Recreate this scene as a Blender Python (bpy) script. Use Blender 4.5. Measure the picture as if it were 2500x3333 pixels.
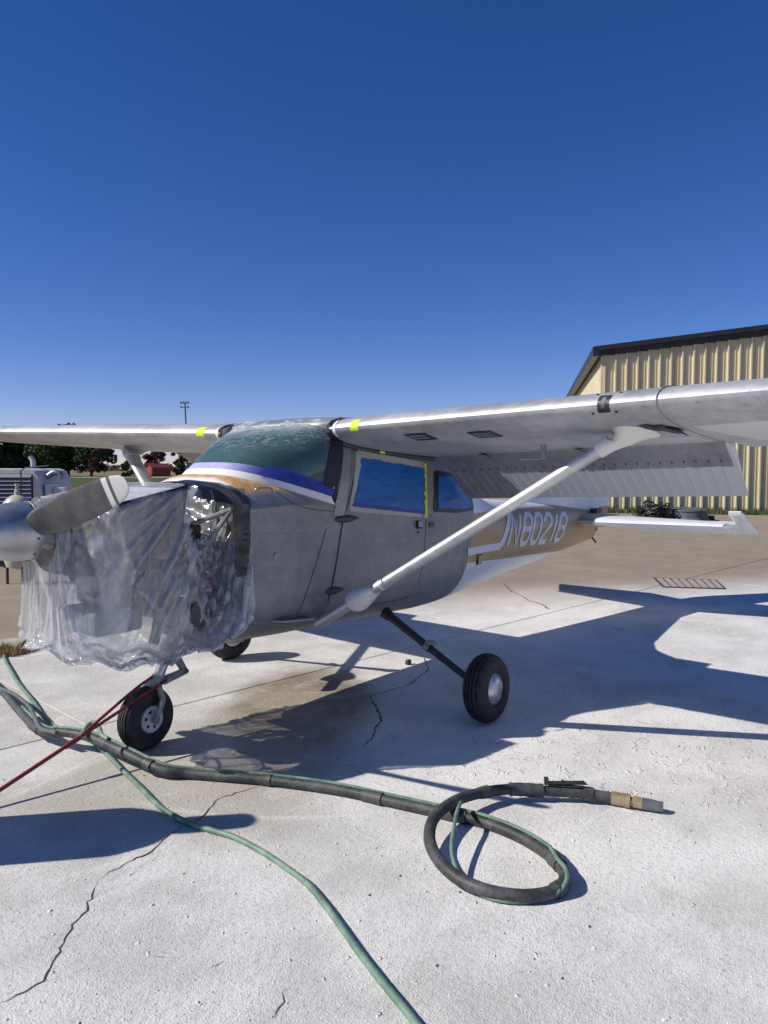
import bpy, bmesh, math, random
import numpy as np
from mathutils import Vector, Matrix, Quaternion, noise as mnoise

for o in list(bpy.data.objects): bpy.data.objects.remove(o)
SC = bpy.context.scene
COL = SC.collection
random.seed(7); RNG = np.random.default_rng(7)

# ------------------------------------------------------------------ camera
CAM = np.array([-2.6717, -3.7830, 1.6104]); YAW, PITCH, ROLL = [math.radians(a) for a in (39.035, -3.2166, 0.124)]
FPX, PW, PH = 2481.28, 2500.0, 3333.0
def cam_axes():
    f = np.array([math.cos(PITCH)*math.cos(YAW), math.cos(PITCH)*math.sin(YAW), math.sin(PITCH)])
    r = np.cross(f, [0, 0, 1]); r /= np.linalg.norm(r); u = np.cross(r, f)
    return r*math.cos(ROLL)+u*math.sin(ROLL), -r*math.sin(ROLL)+u*math.cos(ROLL), f
CR, CU, CF = cam_axes()
cd = bpy.data.cameras.new('camera'); cam = bpy.data.objects.new('camera', cd); COL.objects.link(cam)
cam.matrix_world = Matrix(((CR[0], CU[0], -CF[0], CAM[0]), (CR[1], CU[1], -CF[1], CAM[1]), (CR[2], CU[2], -CF[2], CAM[2]), (0, 0, 0, 1)))
cd.sensor_fit = 'VERTICAL'; cd.sensor_height = 36.0; cd.sensor_width = 27.0; cd.lens = 36.0*FPX/PH
cd.clip_start = 0.05; cd.clip_end = 4000
SC.camera = cam

# ------------------------------------------------------------------ sky and sun
SUN_TRAVEL = Vector((0.93, -0.80, -1.0))
EL = math.atan2(1.0, math.hypot(.93, .80))
world = bpy.data.worlds.new('World'); SC.world = world; world.use_nodes = True
wn = world.node_tree; bg = wn.nodes['Background']
sky = wn.nodes.new('ShaderNodeTexSky'); sky.sky_type = 'NISHITA'; sky.sun_disc = False
sky.sun_elevation = EL; sky.sun_rotation = math.atan2(-.93, .80)
sky.altitude = 300; sky.air_density = 0.75; sky.dust_density = 0.0; sky.ozone_density = 2.5
hsv = wn.nodes.new('ShaderNodeHueSaturation'); hsv.inputs['Saturation'].default_value = 1.31      # the phone's rendering of a clear autumn sky
tint = wn.nodes.new('ShaderNodeMix'); tint.data_type = 'RGBA'; tint.blend_type = 'MULTIPLY'; tint.inputs[0].default_value = 1.0; tint.inputs[7].default_value = (1.03, .825, 1.05, 1)
wn.links.new(sky.outputs[0], hsv.inputs['Color']); wn.links.new(hsv.outputs[0], tint.inputs[6]); wn.links.new(tint.outputs[2], bg.inputs[0]); bg.inputs[1].default_value = 0.098
sd = bpy.data.lights.new('sun', 'SUN'); sun = bpy.data.objects.new('sun', sd); COL.objects.link(sun)
sd.energy = 5.0; sd.angle = math.radians(0.53); sd.color = (1.0, 0.935, 0.835)
sun.rotation_euler = SUN_TRAVEL.to_track_quat('-Z', 'Y').to_euler(); sun.location = (-20, 17, 22)
SC.view_settings.view_transform = 'Standard'; SC.view_settings.look = 'None'
SC.view_settings.exposure = 0.05; SC.view_settings.gamma = 1.0; SC.view_settings.use_curve_mapping = False

# ------------------------------------------------------------------ pixel helpers (photograph pixels, 2500 x 3333)
def ray(U, V):
    v = CF+CR*(U-PW/2)/FPX-CU*(V-PH/2)/FPX
    return v/np.linalg.norm(v)
def onZ(U, V, z=0.0):
    v = ray(U, V); return CAM+v*((z-CAM[2])/v[2])
def onY(U, V, y):
    v = ray(U, V); return CAM+v*((y-CAM[1])/v[1])
LAT = np.array([math.sin(YAW), -math.cos(YAW), 0]); DEP = np.array([math.cos(YAW), math.sin(YAW), 0])
def LD(lat, dep, z=0.0):                       # ground frame: metres to the right of and ahead of the viewer
    p = np.array([CAM[0], CAM[1], 0])+LAT*lat+DEP*dep
    return Vector((p[0], p[1], z))

# ------------------------------------------------------------------ node expression helper
class X:
    def __init__(s, nt, sock): s.nt, s.s = nt, sock
    def _m(s, op, a, b=None, c=None):
        n = s.nt.nodes.new('ShaderNodeMath'); n.operation = op
        for i, v in enumerate((a, b, c)):
            if v is None: continue
            if isinstance(v, X): s.nt.links.new(v.s, n.inputs[i])
            else: n.inputs[i].default_value = v
        return X(s.nt, n.outputs[0])
    def __add__(s, o): return s._m('ADD', s, o)
    __radd__ = __add__
    def __sub__(s, o): return s._m('SUBTRACT', s, o)
    def __rsub__(s, o): return s._m('SUBTRACT', o, s)
    def __mul__(s, o): return s._m('MULTIPLY', s, o)
    __rmul__ = __mul__
    def __truediv__(s, o): return s._m('DIVIDE', s, o)
    def max(s, o): return s._m('MAXIMUM', s, o)
    def min(s, o): return s._m('MINIMUM', s, o)
    def abs(s): return s._m('ABSOLUTE', s)
    def pow(s, o): return s._m('POWER', s, o)
    def step(s, lo, hi):
        n = s.nt.nodes.new('ShaderNodeMapRange'); n.interpolation_type = 'SMOOTHSTEP'
        n.inputs[1].default_value = lo; n.inputs[2].default_value = hi
        s.nt.links.new(s.s, n.inputs[0]); return X(s.nt, n.outputs[0])

class Mat:
    def __init__(s, name):
        s.m = bpy.data.materials.new(name); s.m.use_nodes = True; s.nt = s.m.node_tree
        s.b = s.nt.nodes['Principled BSDF']; s.out = s.nt.nodes['Material Output']
        s.tc = s.nt.nodes.new('ShaderNodeTexCoord'); s.co = s.tc.outputs['Object']
        sp = s.nt.nodes.new('ShaderNodeSeparateXYZ'); s.nt.links.new(s.co, sp.inputs[0])
        s.x, s.y, s.z = [X(s.nt, sp.outputs[i]) for i in range(3)]
    def scaled(s, sx, sy, sz, rot=(0, 0, 0)):
        n = s.nt.nodes.new('ShaderNodeMapping'); n.inputs['Scale'].default_value = (sx, sy, sz); n.inputs['Rotation'].default_value = rot
        s.nt.links.new(s.co, n.inputs[0]); return n.outputs[0]
    def noise(s, scale, detail=3, rough=.55, vec=None, dist=0):
        n = s.nt.nodes.new('ShaderNodeTexNoise'); n.inputs['Scale'].default_value = scale
        n.inputs['Detail'].default_value = detail; n.inputs['Roughness'].default_value = rough; n.inputs['Distortion'].default_value = dist
        s.nt.links.new(vec or s.co, n.inputs['Vector']); return X(s.nt, n.outputs[0])
    def voro(s, scale, feature='F1', vec=None):
        n = s.nt.nodes.new('ShaderNodeTexVoronoi'); n.feature = feature; n.inputs['Scale'].default_value = scale
        s.nt.links.new(vec or s.co, n.inputs['Vector']); return X(s.nt, n.outputs[0])
    def mix(s, f, a, b):
        n = s.nt.nodes.new('ShaderNodeMix'); n.data_type = 'RGBA'
        for sock, v in ((n.inputs[0], f), (n.inputs[6], a), (n.inputs[7], b)):
            if isinstance(v, X): s.nt.links.new(v.s, sock)
            elif isinstance(v, (int, float)): sock.default_value = v
            elif isinstance(v, tuple): sock.default_value = (*v, 1) if len(v) == 3 else v
            else: s.nt.links.new(v, sock)
        return n.outputs[2]
    def fmix(s, f, a, b):                       # float mix
        if not isinstance(a, X): return f*(b-a)+a
        return f*(b-a)+a
    def set(s, **k):
        names = dict(col='Base Color', rough='Roughness', metal='Metallic', spec='Specular IOR Level', alpha='Alpha', trans='Transmission Weight', coat='Coat Weight', sss='Subsurface Weight')
        for key, v in k.items():
            i = s.b.inputs[names[key]]
            if isinstance(v, X): s.nt.links.new(v.s, i)
            elif isinstance(v, tuple): i.default_value = (*v, 1) if len(v) == 3 else v
            elif isinstance(v, (int, float)): i.default_value = v
            else: s.nt.links.new(v, i)
        return s
    def bump(s, h, strength=.3, dist=.01):
        n = s.nt.nodes.new('ShaderNodeBump'); n.inputs['Strength'].default_value = strength; n.inputs['Distance'].default_value = dist
        s.nt.links.new(h.s, n.inputs['Height']); s.nt.links.new(n.outputs[0], s.b.inputs['Normal']); return s

def schlick(m, f0=.04, cap=.6, normal=None):      # two-sided Fresnel reflectance of a thin film
    n = m.nt.nodes.new('ShaderNodeLayerWeight'); n.inputs[0].default_value = .5
    if normal: m.nt.links.new(normal, n.inputs[1])
    return (X(m.nt, n.outputs['Facing']).pow(5.0)*(cap-f0)+f0)
def simple(name, col, rough=.6, metal=0, var=.15, scale=8, spec=.5, bump=0):
    m = Mat(name); n = m.noise(scale, 5, .6)
    c = m.mix(n.step(.3, .7), tuple(v*(1-var) for v in col), tuple(min(1, v*(1+var)) for v in col))
    m.set(col=c, rough=m.fmix(n, rough*.85, rough*1.15), metal=metal, spec=spec)
    if bump: m.bump(m.noise(scale*6, 4), bump, .005)
    return m.m
MATS = {}

# ------------------------------------------------------------------ mesh helper
class MB:
    def __init__(s): s.v, s.f, s.mi = [], [], []
    def add(s, vs, fs, mi=0):
        b = len(s.v); s.v += [tuple(map(float, p)) for p in vs]
        for f in fs: s.f.append([b+i for i in f]); s.mi.append(mi)
        return s
    def box(s, c, d, R=None, mi=0):
        c = Vector(c); hx, hy, hz = d[0]/2, d[1]/2, d[2]/2; P = []
        for x in (-hx, hx):
            for y in (-hy, hy):
                for z in (-hz, hz):
                    p = Vector((x, y, z)); P.append(c+(R @ p if R else p))
        return s.add(P, [(0, 1, 3, 2), (4, 6, 7, 5), (0, 4, 5, 1), (2, 3, 7, 6), (0, 2, 6, 4), (1, 5, 7, 3)], mi)
    def bar(s, a, b, w, h, up=(0, 0, 1), mi=0):   # box bar from a to b
        a, b = Vector(a), Vector(b); d = b-a; L = d.length; d.normalize()
        up = Vector(up); sx = d.cross(up)
        if sx.length < 1e-5: sx = d.cross(Vector((1, 0, 0)))
        sx.normalize(); sz = sx.cross(d)
        R = Matrix((sx, d, sz)).transposed()
        return s.box((a+b)/2, (w, L, h), R, mi)
    def tube(s, path, r, n=10, cap=True, mi=0, flat=None):
        P = [Vector(p) for p in path]; m = len(P)
        T = [(P[min(i+1, m-1)]-P[max(i-1, 0)]).normalized() for i in range(m)]
        up = Vector((0, 0, 1)) if abs(T[0].z) < .9 else Vector((1, 0, 0))
        N = (up-T[0]*up.dot(T[0])).normalized(); vs = []
        for i in range(m):
            N = (N-T[i]*N.dot(T[i])).normalized(); B = T[i].cross(N)
            ri = r[i] if isinstance(r, (list, tuple, np.ndarray)) else r
            for k in range(n):
                a = 2*math.pi*k/n
                vs.append(P[i]+N*(math.cos(a)*ri)+B*(math.sin(a)*ri*(flat or 1)))
        fs = [(i*n+k, i*n+(k+1) % n, (i+1)*n+(k+1) % n, (i+1)*n+k) for i in range(m-1) for k in range(n)]
        if cap: fs += [tuple(range(n))[::-1], tuple((m-1)*n+k for k in range(n))]
        return s.add(vs, fs, mi)
    def lathe(s, prof, o, axis, n=32, mi=0):      # prof: (radius, along)
        ax = Vector(axis).normalized(); t = Vector((0, 0, 1)) if abs(ax.z) < .9 else Vector((1, 0, 0))
        e1 = (t-ax*t.dot(ax)).normalized(); e2 = ax.cross(e1); o = Vector(o); vs = []
        for (r, h) in prof:
            for k in range(n):
                a = 2*math.pi*k/n; vs.append(o+ax*h+(e1*math.cos(a)+e2*math.sin(a))*max(r, 1e-4))
        m = len(prof)
        fs = [(i*n+k, i*n+(k+1) % n, (i+1)*n+(k+1) % n, (i+1)*n+k) for i in range(m-1) for k in range(n)]
        fs += [tuple(range(n))[::-1], tuple((m-1)*n+k for k in range(n))]
        return s.add(vs, fs, mi)
    def loft(s, secs, closed=True, cap=True, mi=0):
        n = len(secs[0]); m = len(secs); vs = [p for q in secs for p in q]
        K = n if closed else n-1
        fs = [(i*n+k, i*n+(k+1) % n, (i+1)*n+(k+1) % n, (i+1)*n+k) for i in range(m-1) for k in range(K)]
        if cap: fs += [tuple(range(n))[::-1], tuple((m-1)*n+k for k in range(n))]
        return s.add(vs, fs, mi)
    def build(s, name, mats, parent=None, smooth=40, bevel=0, solid=0, sub=0):
        me = bpy.data.meshes.new(name); me.from_pydata(s.v, [], s.f)
        mats = mats if isinstance(mats, (list, tuple)) else [mats]
        for m in mats: me.materials.append(m)
        if len(mats) > 1: me.polygons.foreach_set('material_index', s.mi)
        bm = bmesh.new(); bm.from_mesh(me); bmesh.ops.recalc_face_normals(bm, faces=bm.faces); bm.to_mesh(me); bm.free()
        o = bpy.data.objects.new(name, me); COL.objects.link(o)
        if smooth:
            me.polygons.foreach_set('use_smooth', [True]*len(me.polygons))
            me.set_sharp_from_angle(angle=math.radians(smooth))
        if solid:
            q = o.modifiers.new('solid', 'SOLIDIFY'); q.thickness = solid; q.offset = -1
        if bevel:
            q = o.modifiers.new('bevel', 'BEVEL'); q.width = bevel; q.segments = 2; q.limit_method = 'ANGLE'; q.angle_limit = math.radians(40)
        if sub:
            q = o.modifiers.new('sub', 'SUBSURF'); q.levels = sub; q.render_levels = sub
        if parent: par(o, parent)
        return o
def par(o, p):
    o.parent = p
    loc = Vector((0, 0, 0)); q = p
    while q: loc += q.location; q = q.parent
    if p.type == 'EMPTY': o.matrix_parent_inverse = Matrix.Translation(-loc)
def thing(name, label, cat, loc=(0, 0, 0), group=None):
    o = bpy.data.objects.new(name, None); COL.objects.link(o); o.location = loc; o.empty_display_size = .2
    return tag(o, label, cat, group)
def tag(o, label, cat, group=None):
    o['label'] = label; o['category'] = cat
    if group: o['group'] = group
    return o
def struct(o): o['kind'] = 'structure'; return o
def spline(P, n=8):
    P = [np.array(p, float) for p in P]; P = [2*P[0]-P[1]]+P+[2*P[-1]-P[-2]]; out = []
    for i in range(1, len(P)-2):
        a, b, c, d = P[i-1:i+3]
        for k in range(n):
            t = k/n; out.append(.5*((2*b)+(c-a)*t+(2*a-5*b+4*c-d)*t*t+(3*b-a-3*c+d)*t**3))
    out.append(P[-2]); return out

# ------------------------------------------------------------------ materials
def aluminium(name, base=.52, rough=.42, metal=.75, paint=None):
    """bare, chemically stripped sheet aluminium with blotches; paint(m) may return (mask, colour) where old paint is left"""
    m = Mat(name)
    n1 = m.noise(2.3, 6, .62); n2 = m.noise(14, 5, .6); n3 = m.noise(1.0, 4, .6, m.scaled(1.5, 14, 14))
    spots = m.noise(26, 2, .5).step(.64, .72)
    k = (n1*.5+n2*.3+n3*.2)
    c = m.mix(k.step(.32, .68), (base*.66, base*.68, base*.70), (base*1.08, base*1.08, base*1.09))
    c = m.mix(spots*.35, c, (base*.45, base*.45, base*.44))
    # fine rivet-less sanding scratches
    scr = m.noise(60, 3, .7, m.scaled(.3, 3, 6))
    c = m.mix(scr.step(.62, .78)*.25, c, (.72, .73, .75))
    r = k*.25+(rough-.12)
    if paint:
        mask, pc = paint(m, n1, n2)
        c = m.mix(mask, c, pc); r = mask*(.32-r)+r; mt = (1-mask)*metal
        m.set(metal=mt)
    else: m.set(metal=metal)
    m.set(col=c, rough=r)
    m.bump(n2*.6+scr*.3, .06, .004)
    return m.m

WHITE = (.78, .79, .80); GOLD = (.42, .27, .11)
MATS['alu'] = aluminium('bare_aluminium', .40, .48, .55)
MATS['alu_bright'] = aluminium('bright_aluminium', .72, .5, .75)
MATS['white'] = simple('white_paint', WHITE, .28, var=.04, scale=4)
MATS['gold'] = simple('gold_paint', GOLD, .3, var=.06)
MATS['rubber'] = simple('tyre_rubber', (.022, .022, .023), .7, var=.6, scale=20, bump=.15)
MATS['black'] = simple('black_tape', (.012, .013, .018), .45, var=.3)
MATS['dark'] = simple('dark_metal', (.05, .052, .055), .5, .4, .3, 18)
MATS['steel'] = simple('grey_steel', (.30, .31, .32), .42, .6, .2, 20)
MATS['gear_grey'] = simple('gear_grey_paint', (.27, .28, .285), .5, .1, .25, 22, bump=.1)
MATS['wheel_white'] = simple('dusty_wheel_paint', (.58, .58, .57), .5, 0, .15, 25)
MATS['seam'] = simple('panel_gap', (.03, .03, .032), .8)
MATS['hinge'] = simple('oxidised_hinge', (.09, .092, .095), .5, .5, .4, 60, bump=.3)
MATS['tape_green'] = simple('lime_masking_tape', (.62, .82, .05), .7, 0, .1, 40)
MATS['tape_blue'] = simple('blue_masking_tape', (.035, .06, .34), .55, 0, .2, 20)
MATS['grey_plastic'] = simple('grey_blue_plastic', (.30, .30, .40), .5, 0, .12, 14)

def fus_paint(m, n1, n2):
    w = (m.noise(3.2, 4, .7)-.5)*.16+(n2-.5)*.05
    edge = m.z*.30+2.165                       # ragged masking edge, leaning with the sheet
    painted = (m.x-edge+w*.6).step(-.004, .008)
    hi = 1.256-(m.x-3.0).max(0)*.012; lo = .868-(m.x-2.4)*.054
    g = (m.z-lo).step(-.002, .003)*(hi-m.z).step(-.002, .003)
    col = m.mix(g, WHITE, GOLD)
    return painted, col
MATS['fuselage'] = aluminium('fuselage_skin', .305, .52, .40, fus_paint)
def flap_paint(m, n1, n2):
    w = (m.noise(16, 4, .7)-.5)*.05
    a = ((m.y*-1)-1.02+(m.z-1.45)*.35+w).step(0, .012)         # outboard part still painted
    b = ((1.572+(m.y*-1-.6)*.033)-m.z+w*.5).step(0, .008)        # only the ribbed rear strip
    c = (m.y*-1-2.545).step(0, .006)
    return (a*b).max(c), (.62, .63, .64)
MATS['flap'] = aluminium('flap_skin', .40, .5, .45, flap_paint)
def wing_paint(m, n1, n2):
    w = (m.noise(5, 4, .6)-.5)*.10
    ay = m.y*-1
    a = (ay-2.62+w*.6-(m.x-1.3)*.18).step(0, .012)*(m.x-1.16+w*.5).step(0, .012)
    b = ((m.x-1.52+w*.8).step(0, .012))*((1.86+w*.4)-m.x).step(0, .012)*(ay-1.95+w).step(0, .015)*((2.52+w*.5)-ay).step(0, .015)
    under = (1.93+ay*.03-m.z).step(0, .03)
    return a.max(b)*under, (.62, .63, .64)
MATS['wing'] = aluminium('wing_skin', .60, .56, .60, wing_paint)
def wing_paint_r(m, n1, n2):
    w = (m.noise(4, 4, .6)-.5)*.25
    return (m.x-1.35+w).step(0, .05)*.8, (.60, .58, .53)
MATS['wing_r'] = aluminium('wing_skin_dusty', .64, .52, .62, wing_paint_r)

# concrete apron with blast dust
def concrete():
    m = Mat('concrete_with_white_dust')
    big = m.noise(.35, 5, .6); mid = m.noise(1.6, 6, .62); fine = m.noise(38, 4, .75); fl = m.noise(140, 2, .7)
    # distance-like fields in world metres
    far = (m.x*.777+m.y*.63)                      # depth along the apron
    lat = (m.x*.63-m.y*.777)
    wob = (mid-.5)*1.6+(big-.5)*2.2
    d_far = (far-(5.6-2.9+.36*lat)+wob*.75).step(0.1, 2.6)         # clean tan concrete beyond the dust
    left = ((lat+2.15)*-1+wob*.06-(far-1.9)*.35*0).step(-10, -9.9)*0
    curb = ((m.y-.55*(m.x-.2)-2.70)).step(0, .05)
    tan = m.mix(mid.step(.3, .7), (.245, .190, .135), (.32, .255, .185))
    tan = m.mix(m.noise(.9, 3, .5, m.scaled(.25, 2.0, 1)).step(.45, .7)*.5, tan, (.24, .20, .155))
    dust = m.mix((mid*.6+big*.4).step(.35, .62), (.53, .52, .495), (.77, .76, .74))
    dust = m.mix((lat-.6+wob*.5).step(-1.2, 1.4), m.mix(mid.step(.35, .65), (.50, .49, .465), (.67, .66, .635)), dust)
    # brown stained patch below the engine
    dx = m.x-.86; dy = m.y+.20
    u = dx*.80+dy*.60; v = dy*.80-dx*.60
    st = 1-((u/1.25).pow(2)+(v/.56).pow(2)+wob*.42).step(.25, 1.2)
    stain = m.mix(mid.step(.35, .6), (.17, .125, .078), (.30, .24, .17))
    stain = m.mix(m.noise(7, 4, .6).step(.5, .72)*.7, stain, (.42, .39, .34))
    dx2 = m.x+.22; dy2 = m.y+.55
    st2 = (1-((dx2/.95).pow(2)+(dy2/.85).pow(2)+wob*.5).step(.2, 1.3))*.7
    # faint ring left by a barrel
    ring = ((( (m.x-1.05).pow(2)+(m.y+.18).pow(2)).pow(.5)-1.72).abs())
    rr = (1-ring.step(.0, .035))*(m.y*-1-.45).step(0, .3)*(.5-m.x).step(0, .4)
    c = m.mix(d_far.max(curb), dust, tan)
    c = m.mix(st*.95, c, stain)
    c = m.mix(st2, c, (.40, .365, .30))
    c = m.mix(rr*.4, c, (.75, .75, .74))
    # scuffed drifts of media where people walked, right of the hose loop
    rx = lat-2.65; ry = far+.25
    reg = 1-((rx/1.5).pow(2)+(ry/.75).pow(2)+wob*.3).step(.45, 1.1)
    sw = m.noise(3.4, 3, .6, None, 3.2); scuff = (1-(sw-.5).abs().step(.0, .045))*reg*m.noise(9, 2).step(.50, .60)
    drift = m.noise(1.1, 5, .7, m.scaled(1.0, 2.2, 1), .8)
    c = m.mix(drift.step(.52, .66)*(1-d_far)*(1-st)*.55, c, (.78, .775, .76)); c = m.mix((1-drift.step(.32, .44))*(1-d_far)*.35, c, (.43, .41, .375))
    c = m.mix(scuff*.5, c, (.84, .835, .82))
    # aggregate speckle
    c = m.mix(fine.step(.50, .68)*.45, c, (.33, .32, .30))
    c = m.mix(m.noise(75, 3, .8).step(.54, .66)*.45, c, (.30, .29, .275)); c = m.mix(fl.step(.56, .68)*.5, c, (.84, .835, .82))
    ch = m.voro(16)
    chips = (1-ch.step(.05, .13))*m.noise(9, 2).step(.50, .60)
    c = m.mix(chips*.8, c, (.86, .855, .84))
    pit = (1-m.voro(11, vec=m.scaled(1.0, 1.3, 1)).step(.03, .11))*m.noise(5.3, 2).step(.54, .62)
    c = m.mix(pit*.75, c, (.20, .19, .18))
    m.set(col=c, rough=.92, spec=.25)
    m.bump(fine*.5+fl*.3+mid*.35+chips*.8-pit*1.2+scuff*.45, 1.0, .013)
    return m.m
MATS['concrete'] = concrete()
def dirt():
    m = Mat('field_and_grass_ground'); far = (m.x-CAM[0])*math.cos(YAW)+(m.y-CAM[1])*math.sin(YAW)
    n = m.noise(.25, 5, .65); n2 = m.noise(2.5, 4, .6)
    brown = m.mix(n2.step(.3, .7), (.13, .085, .05), (.24, .165, .10))
    grass = m.mix(n2.step(.3, .7), (.045, .065, .02), (.10, .11, .04))
    dry = m.mix(n.step(.3, .7), (.16, .13, .06), (.26, .20, .11))
    c = m.mix((far-62+(n-.5)*18).step(0, 4), brown, grass)
    c = m.mix((far-152+(n-.5)*10).step(0, 5), c, dry)
    m.set(col=c, rough=.95, spec=.15); m.bump(n2, .5, .05); return m.m
MATS['dirt'] = dirt()

# ================================================================== SETTING
gb = MB().add([(-1800, -1800, -.03), (1800, -1800, -.03), (1800, 1800, -.03), (-1800, 1800, -.03)], [(0, 1, 2, 3)])
ground = struct(gb.build('ground', MATS['dirt'], smooth=0))
apron = bpy.data.objects.new('concrete_apron', None); COL.objects.link(apron); struct(apron)
th = math.radians(-4.9); E1 = Vector((math.cos(th), math.sin(th), 0)); E2 = Vector((-math.sin(th), math.cos(th), 0)); O0 = Vector((-.20, .58, 0))
SB = [-9.2, 0, 9.1, 18.2, 27.3, 37]; TB = [-15, 0, 14, 26]
for i in range(len(SB)-1):
    for j in range(len(TB)-1):
        g = .006
        if j == 0 and i == 0: continue
        lo_ = SB[0] if (j == 0 and i == 1) else SB[i]
        q = [(lo_+g, TB[j]+g), (SB[i+1]-g, TB[j]+g), (SB[i+1]-g, TB[j+1]-g), (lo_+g, TB[j+1]-g)]
        P = [O0+E1*a+E2*b for a, b in q]
        MB().add([(p.x, p.y, -.15) for p in P]+[(p.x, p.y, 0) for p in P], [(3, 2, 1, 0), (4, 5, 6, 7)]+[(k, (k+1) % 4, 4+(k+1) % 4, 4+k) for k in range(4)]).build('slab', MATS['concrete'], apron, smooth=0, bevel=.007)

# cracks: jagged dark ribbons lying in the slab faces
MATS['crack'] = simple('crack_dirt', (.055, .048, .04), .95, var=.3, scale=60)
def crack(pts, w, name='crack'):
    P = []
    for i in range(len(pts)-1):
        a, b = np.array(pts[i]), np.array(pts[i+1]); n = max(2, int(np.linalg.norm(b-a)/.022))
        for k in range(n): P.append(a+(b-a)*k/n+RNG.normal(0, .0045, 2))
    P.append(np.array(pts[-1])); m = MB(); vs = []
    for i, p in enumerate(P):
        t = P[min(i+1, len(P)-1)]-P[max(i-1, 0)]; t /= np.linalg.norm(t)+1e-9; nn = np.array([-t[1], t[0]])
        ww = w*(.35+1.1*abs(mnoise.noise(Vector((p[0]*9, p[1]*9, 3))))) * min(1, (i+.4)/4, (len(P)-i-.6)/4)
        vs += [(*(p+nn*ww), .0022), (*(p-nn*ww), .0022)]
    m.add(vs, [(2*i, 2*i+1, 2*i+3, 2*i+2) for i in range(len(P)-1)])
    return m.build(name, MATS['crack'], apron, smooth=0)
def gpx(l): return [tuple(onZ(*q)[:2]) for q in l]
f8 = lambda a, b: (a*.78361, 2550+b*.78361)
crack(gpx([f8(*q) for q in [(-40, 925), (70, 885), (180, 820), (250, 700), (275, 640), (300, 590), (345, 545), (390, 450), (400, 405)]]), .0042)
crack(gpx([f8(*q) for q in [(400, 405), (470, 360), (550, 320), (610, 295), (660, 255), (720, 200), (830, 150), (880, 90), (920, 60), (1000, 35), (1090, 5)]]), .0042)
crack(gpx([(1380, 2140), (1395, 2180), (1330, 2230), (1205, 2265), (1215, 2290), (1230, 2310), (1242, 2345), (1222, 2370), (1215, 2400), (1180, 2430)]), .007)
crack(gpx([(1640, 1900), (1665, 1925), (1700, 1940), (1720, 1955), (1760, 1965), (1790, 1985)]), .012)
crack(gpx([f8(*q) for q in [(1210, 850), (1170, 865), (1180, 910), (1150, 945), (1120, 975)]]), .0035)
crack(gpx([f8(*q) for q in [(640, 720), (690, 722)]]), .006); crack(gpx([f8(*q) for q in [(870, 765), (930, 740)]]), .010)

# loose chips of concrete and blast media: nobody could count them
MATS['chip'] = simple('concrete_chip', (.62, .615, .60), .9, var=.25, scale=30)
m = MB()
for i in range(2600):
    U, V = RNG.uniform(-100, 2600), 1950+1400*RNG.random()**.8
    p = onZ(U, V); s = RNG.uniform(.0018, .0050)*(1.0 if RNG.random() < .95 else 2.0)
    a = RNG.uniform(0, 6.28); vs = []
    for k in range(4):
        vs.append((p[0]+math.cos(a+k*1.57)*s*RNG.uniform(.7, 1.6), p[1]+math.sin(a+k*1.57)*s*RNG.uniform(.7, 1.3), 0.0))
    vs.append((p[0]+RNG.normal(0, s*.3), p[1]+RNG.normal(0, s*.3), s*RNG.uniform(.5, 1.0)))
    m.add(vs, [(0, 1, 4), (1, 2, 4), (2, 3, 4), (3, 0, 4)])
o = m.build('chips', MATS['chip'], smooth=0); tag(o, 'loose pale chips and blast grit scattered over the concrete', 'grit'); o['kind'] = 'stuff'

# drain grate in the apron
gr = [onZ(*q) for q in [(2130, 1883), (2330, 1890), (2360, 1918), (2160, 1912)]]
gc = sum(gr)/4; grate = thing('drain_grate', 'rectangular steel drain grate set in the concrete beside the wing shadow', 'drain', (gc[0], gc[1], 0))
ga, gb_, gd, gcc = [Vector(p) for p in (gr[0], gr[1], gr[2], gr[3])]
MATS['hole'] = simple('drain_pit', (.008, .007, .006), .95)
m = MB(); m.add([(p.x, p.y, .003) for p in (ga, gb_, gd, gcc)], [(0, 1, 2, 3)]); m.build('pit', MATS['hole'], grate, smooth=0)
MATS['grate'] = simple('dusty_grate', (.36, .31, .26), .8, 0, .15, 10)
N = 8
for k in range(N):
    t0, t1 = (k+.24)/N, (k+.98)/N
    q = [ga.lerp(gb_, t0), ga.lerp(gb_, t1), gcc.lerp(gd, t1), gcc.lerp(gd, t0)]
    MB().add([(p.x, p.y, .001) for p in q]+[(p.x, p.y, .012) for p in q], [(4, 5, 6, 7)]+[(i, (i+1) % 4, 4+(i+1) % 4, 4+i) for i in range(4)]).build('bar', MATS['grate'], grate, smooth=0)
m = MB()
for a, b in ((ga, gb_), (gb_, gd), (gd, gcc), (gcc, ga)): m.bar((a.x, a.y, .006), (b.x, b.y, .006), .022, .016)
m.build('frame', MATS['dark'], grate, smooth=0)

# road beyond the field
MATS['road'] = simple('pale_road', (.33, .32, .30), .9, var=.1, scale=.3)
m = MB(); vs = [LD(-400, 139, -.026), LD(400, 139, -.026), LD(400, 150, -.026), LD(-400, 150, -.026)]
m.add(vs, [(0, 1, 2, 3)]); struct(m.build('road', MATS['road'], smooth=0))

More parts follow.
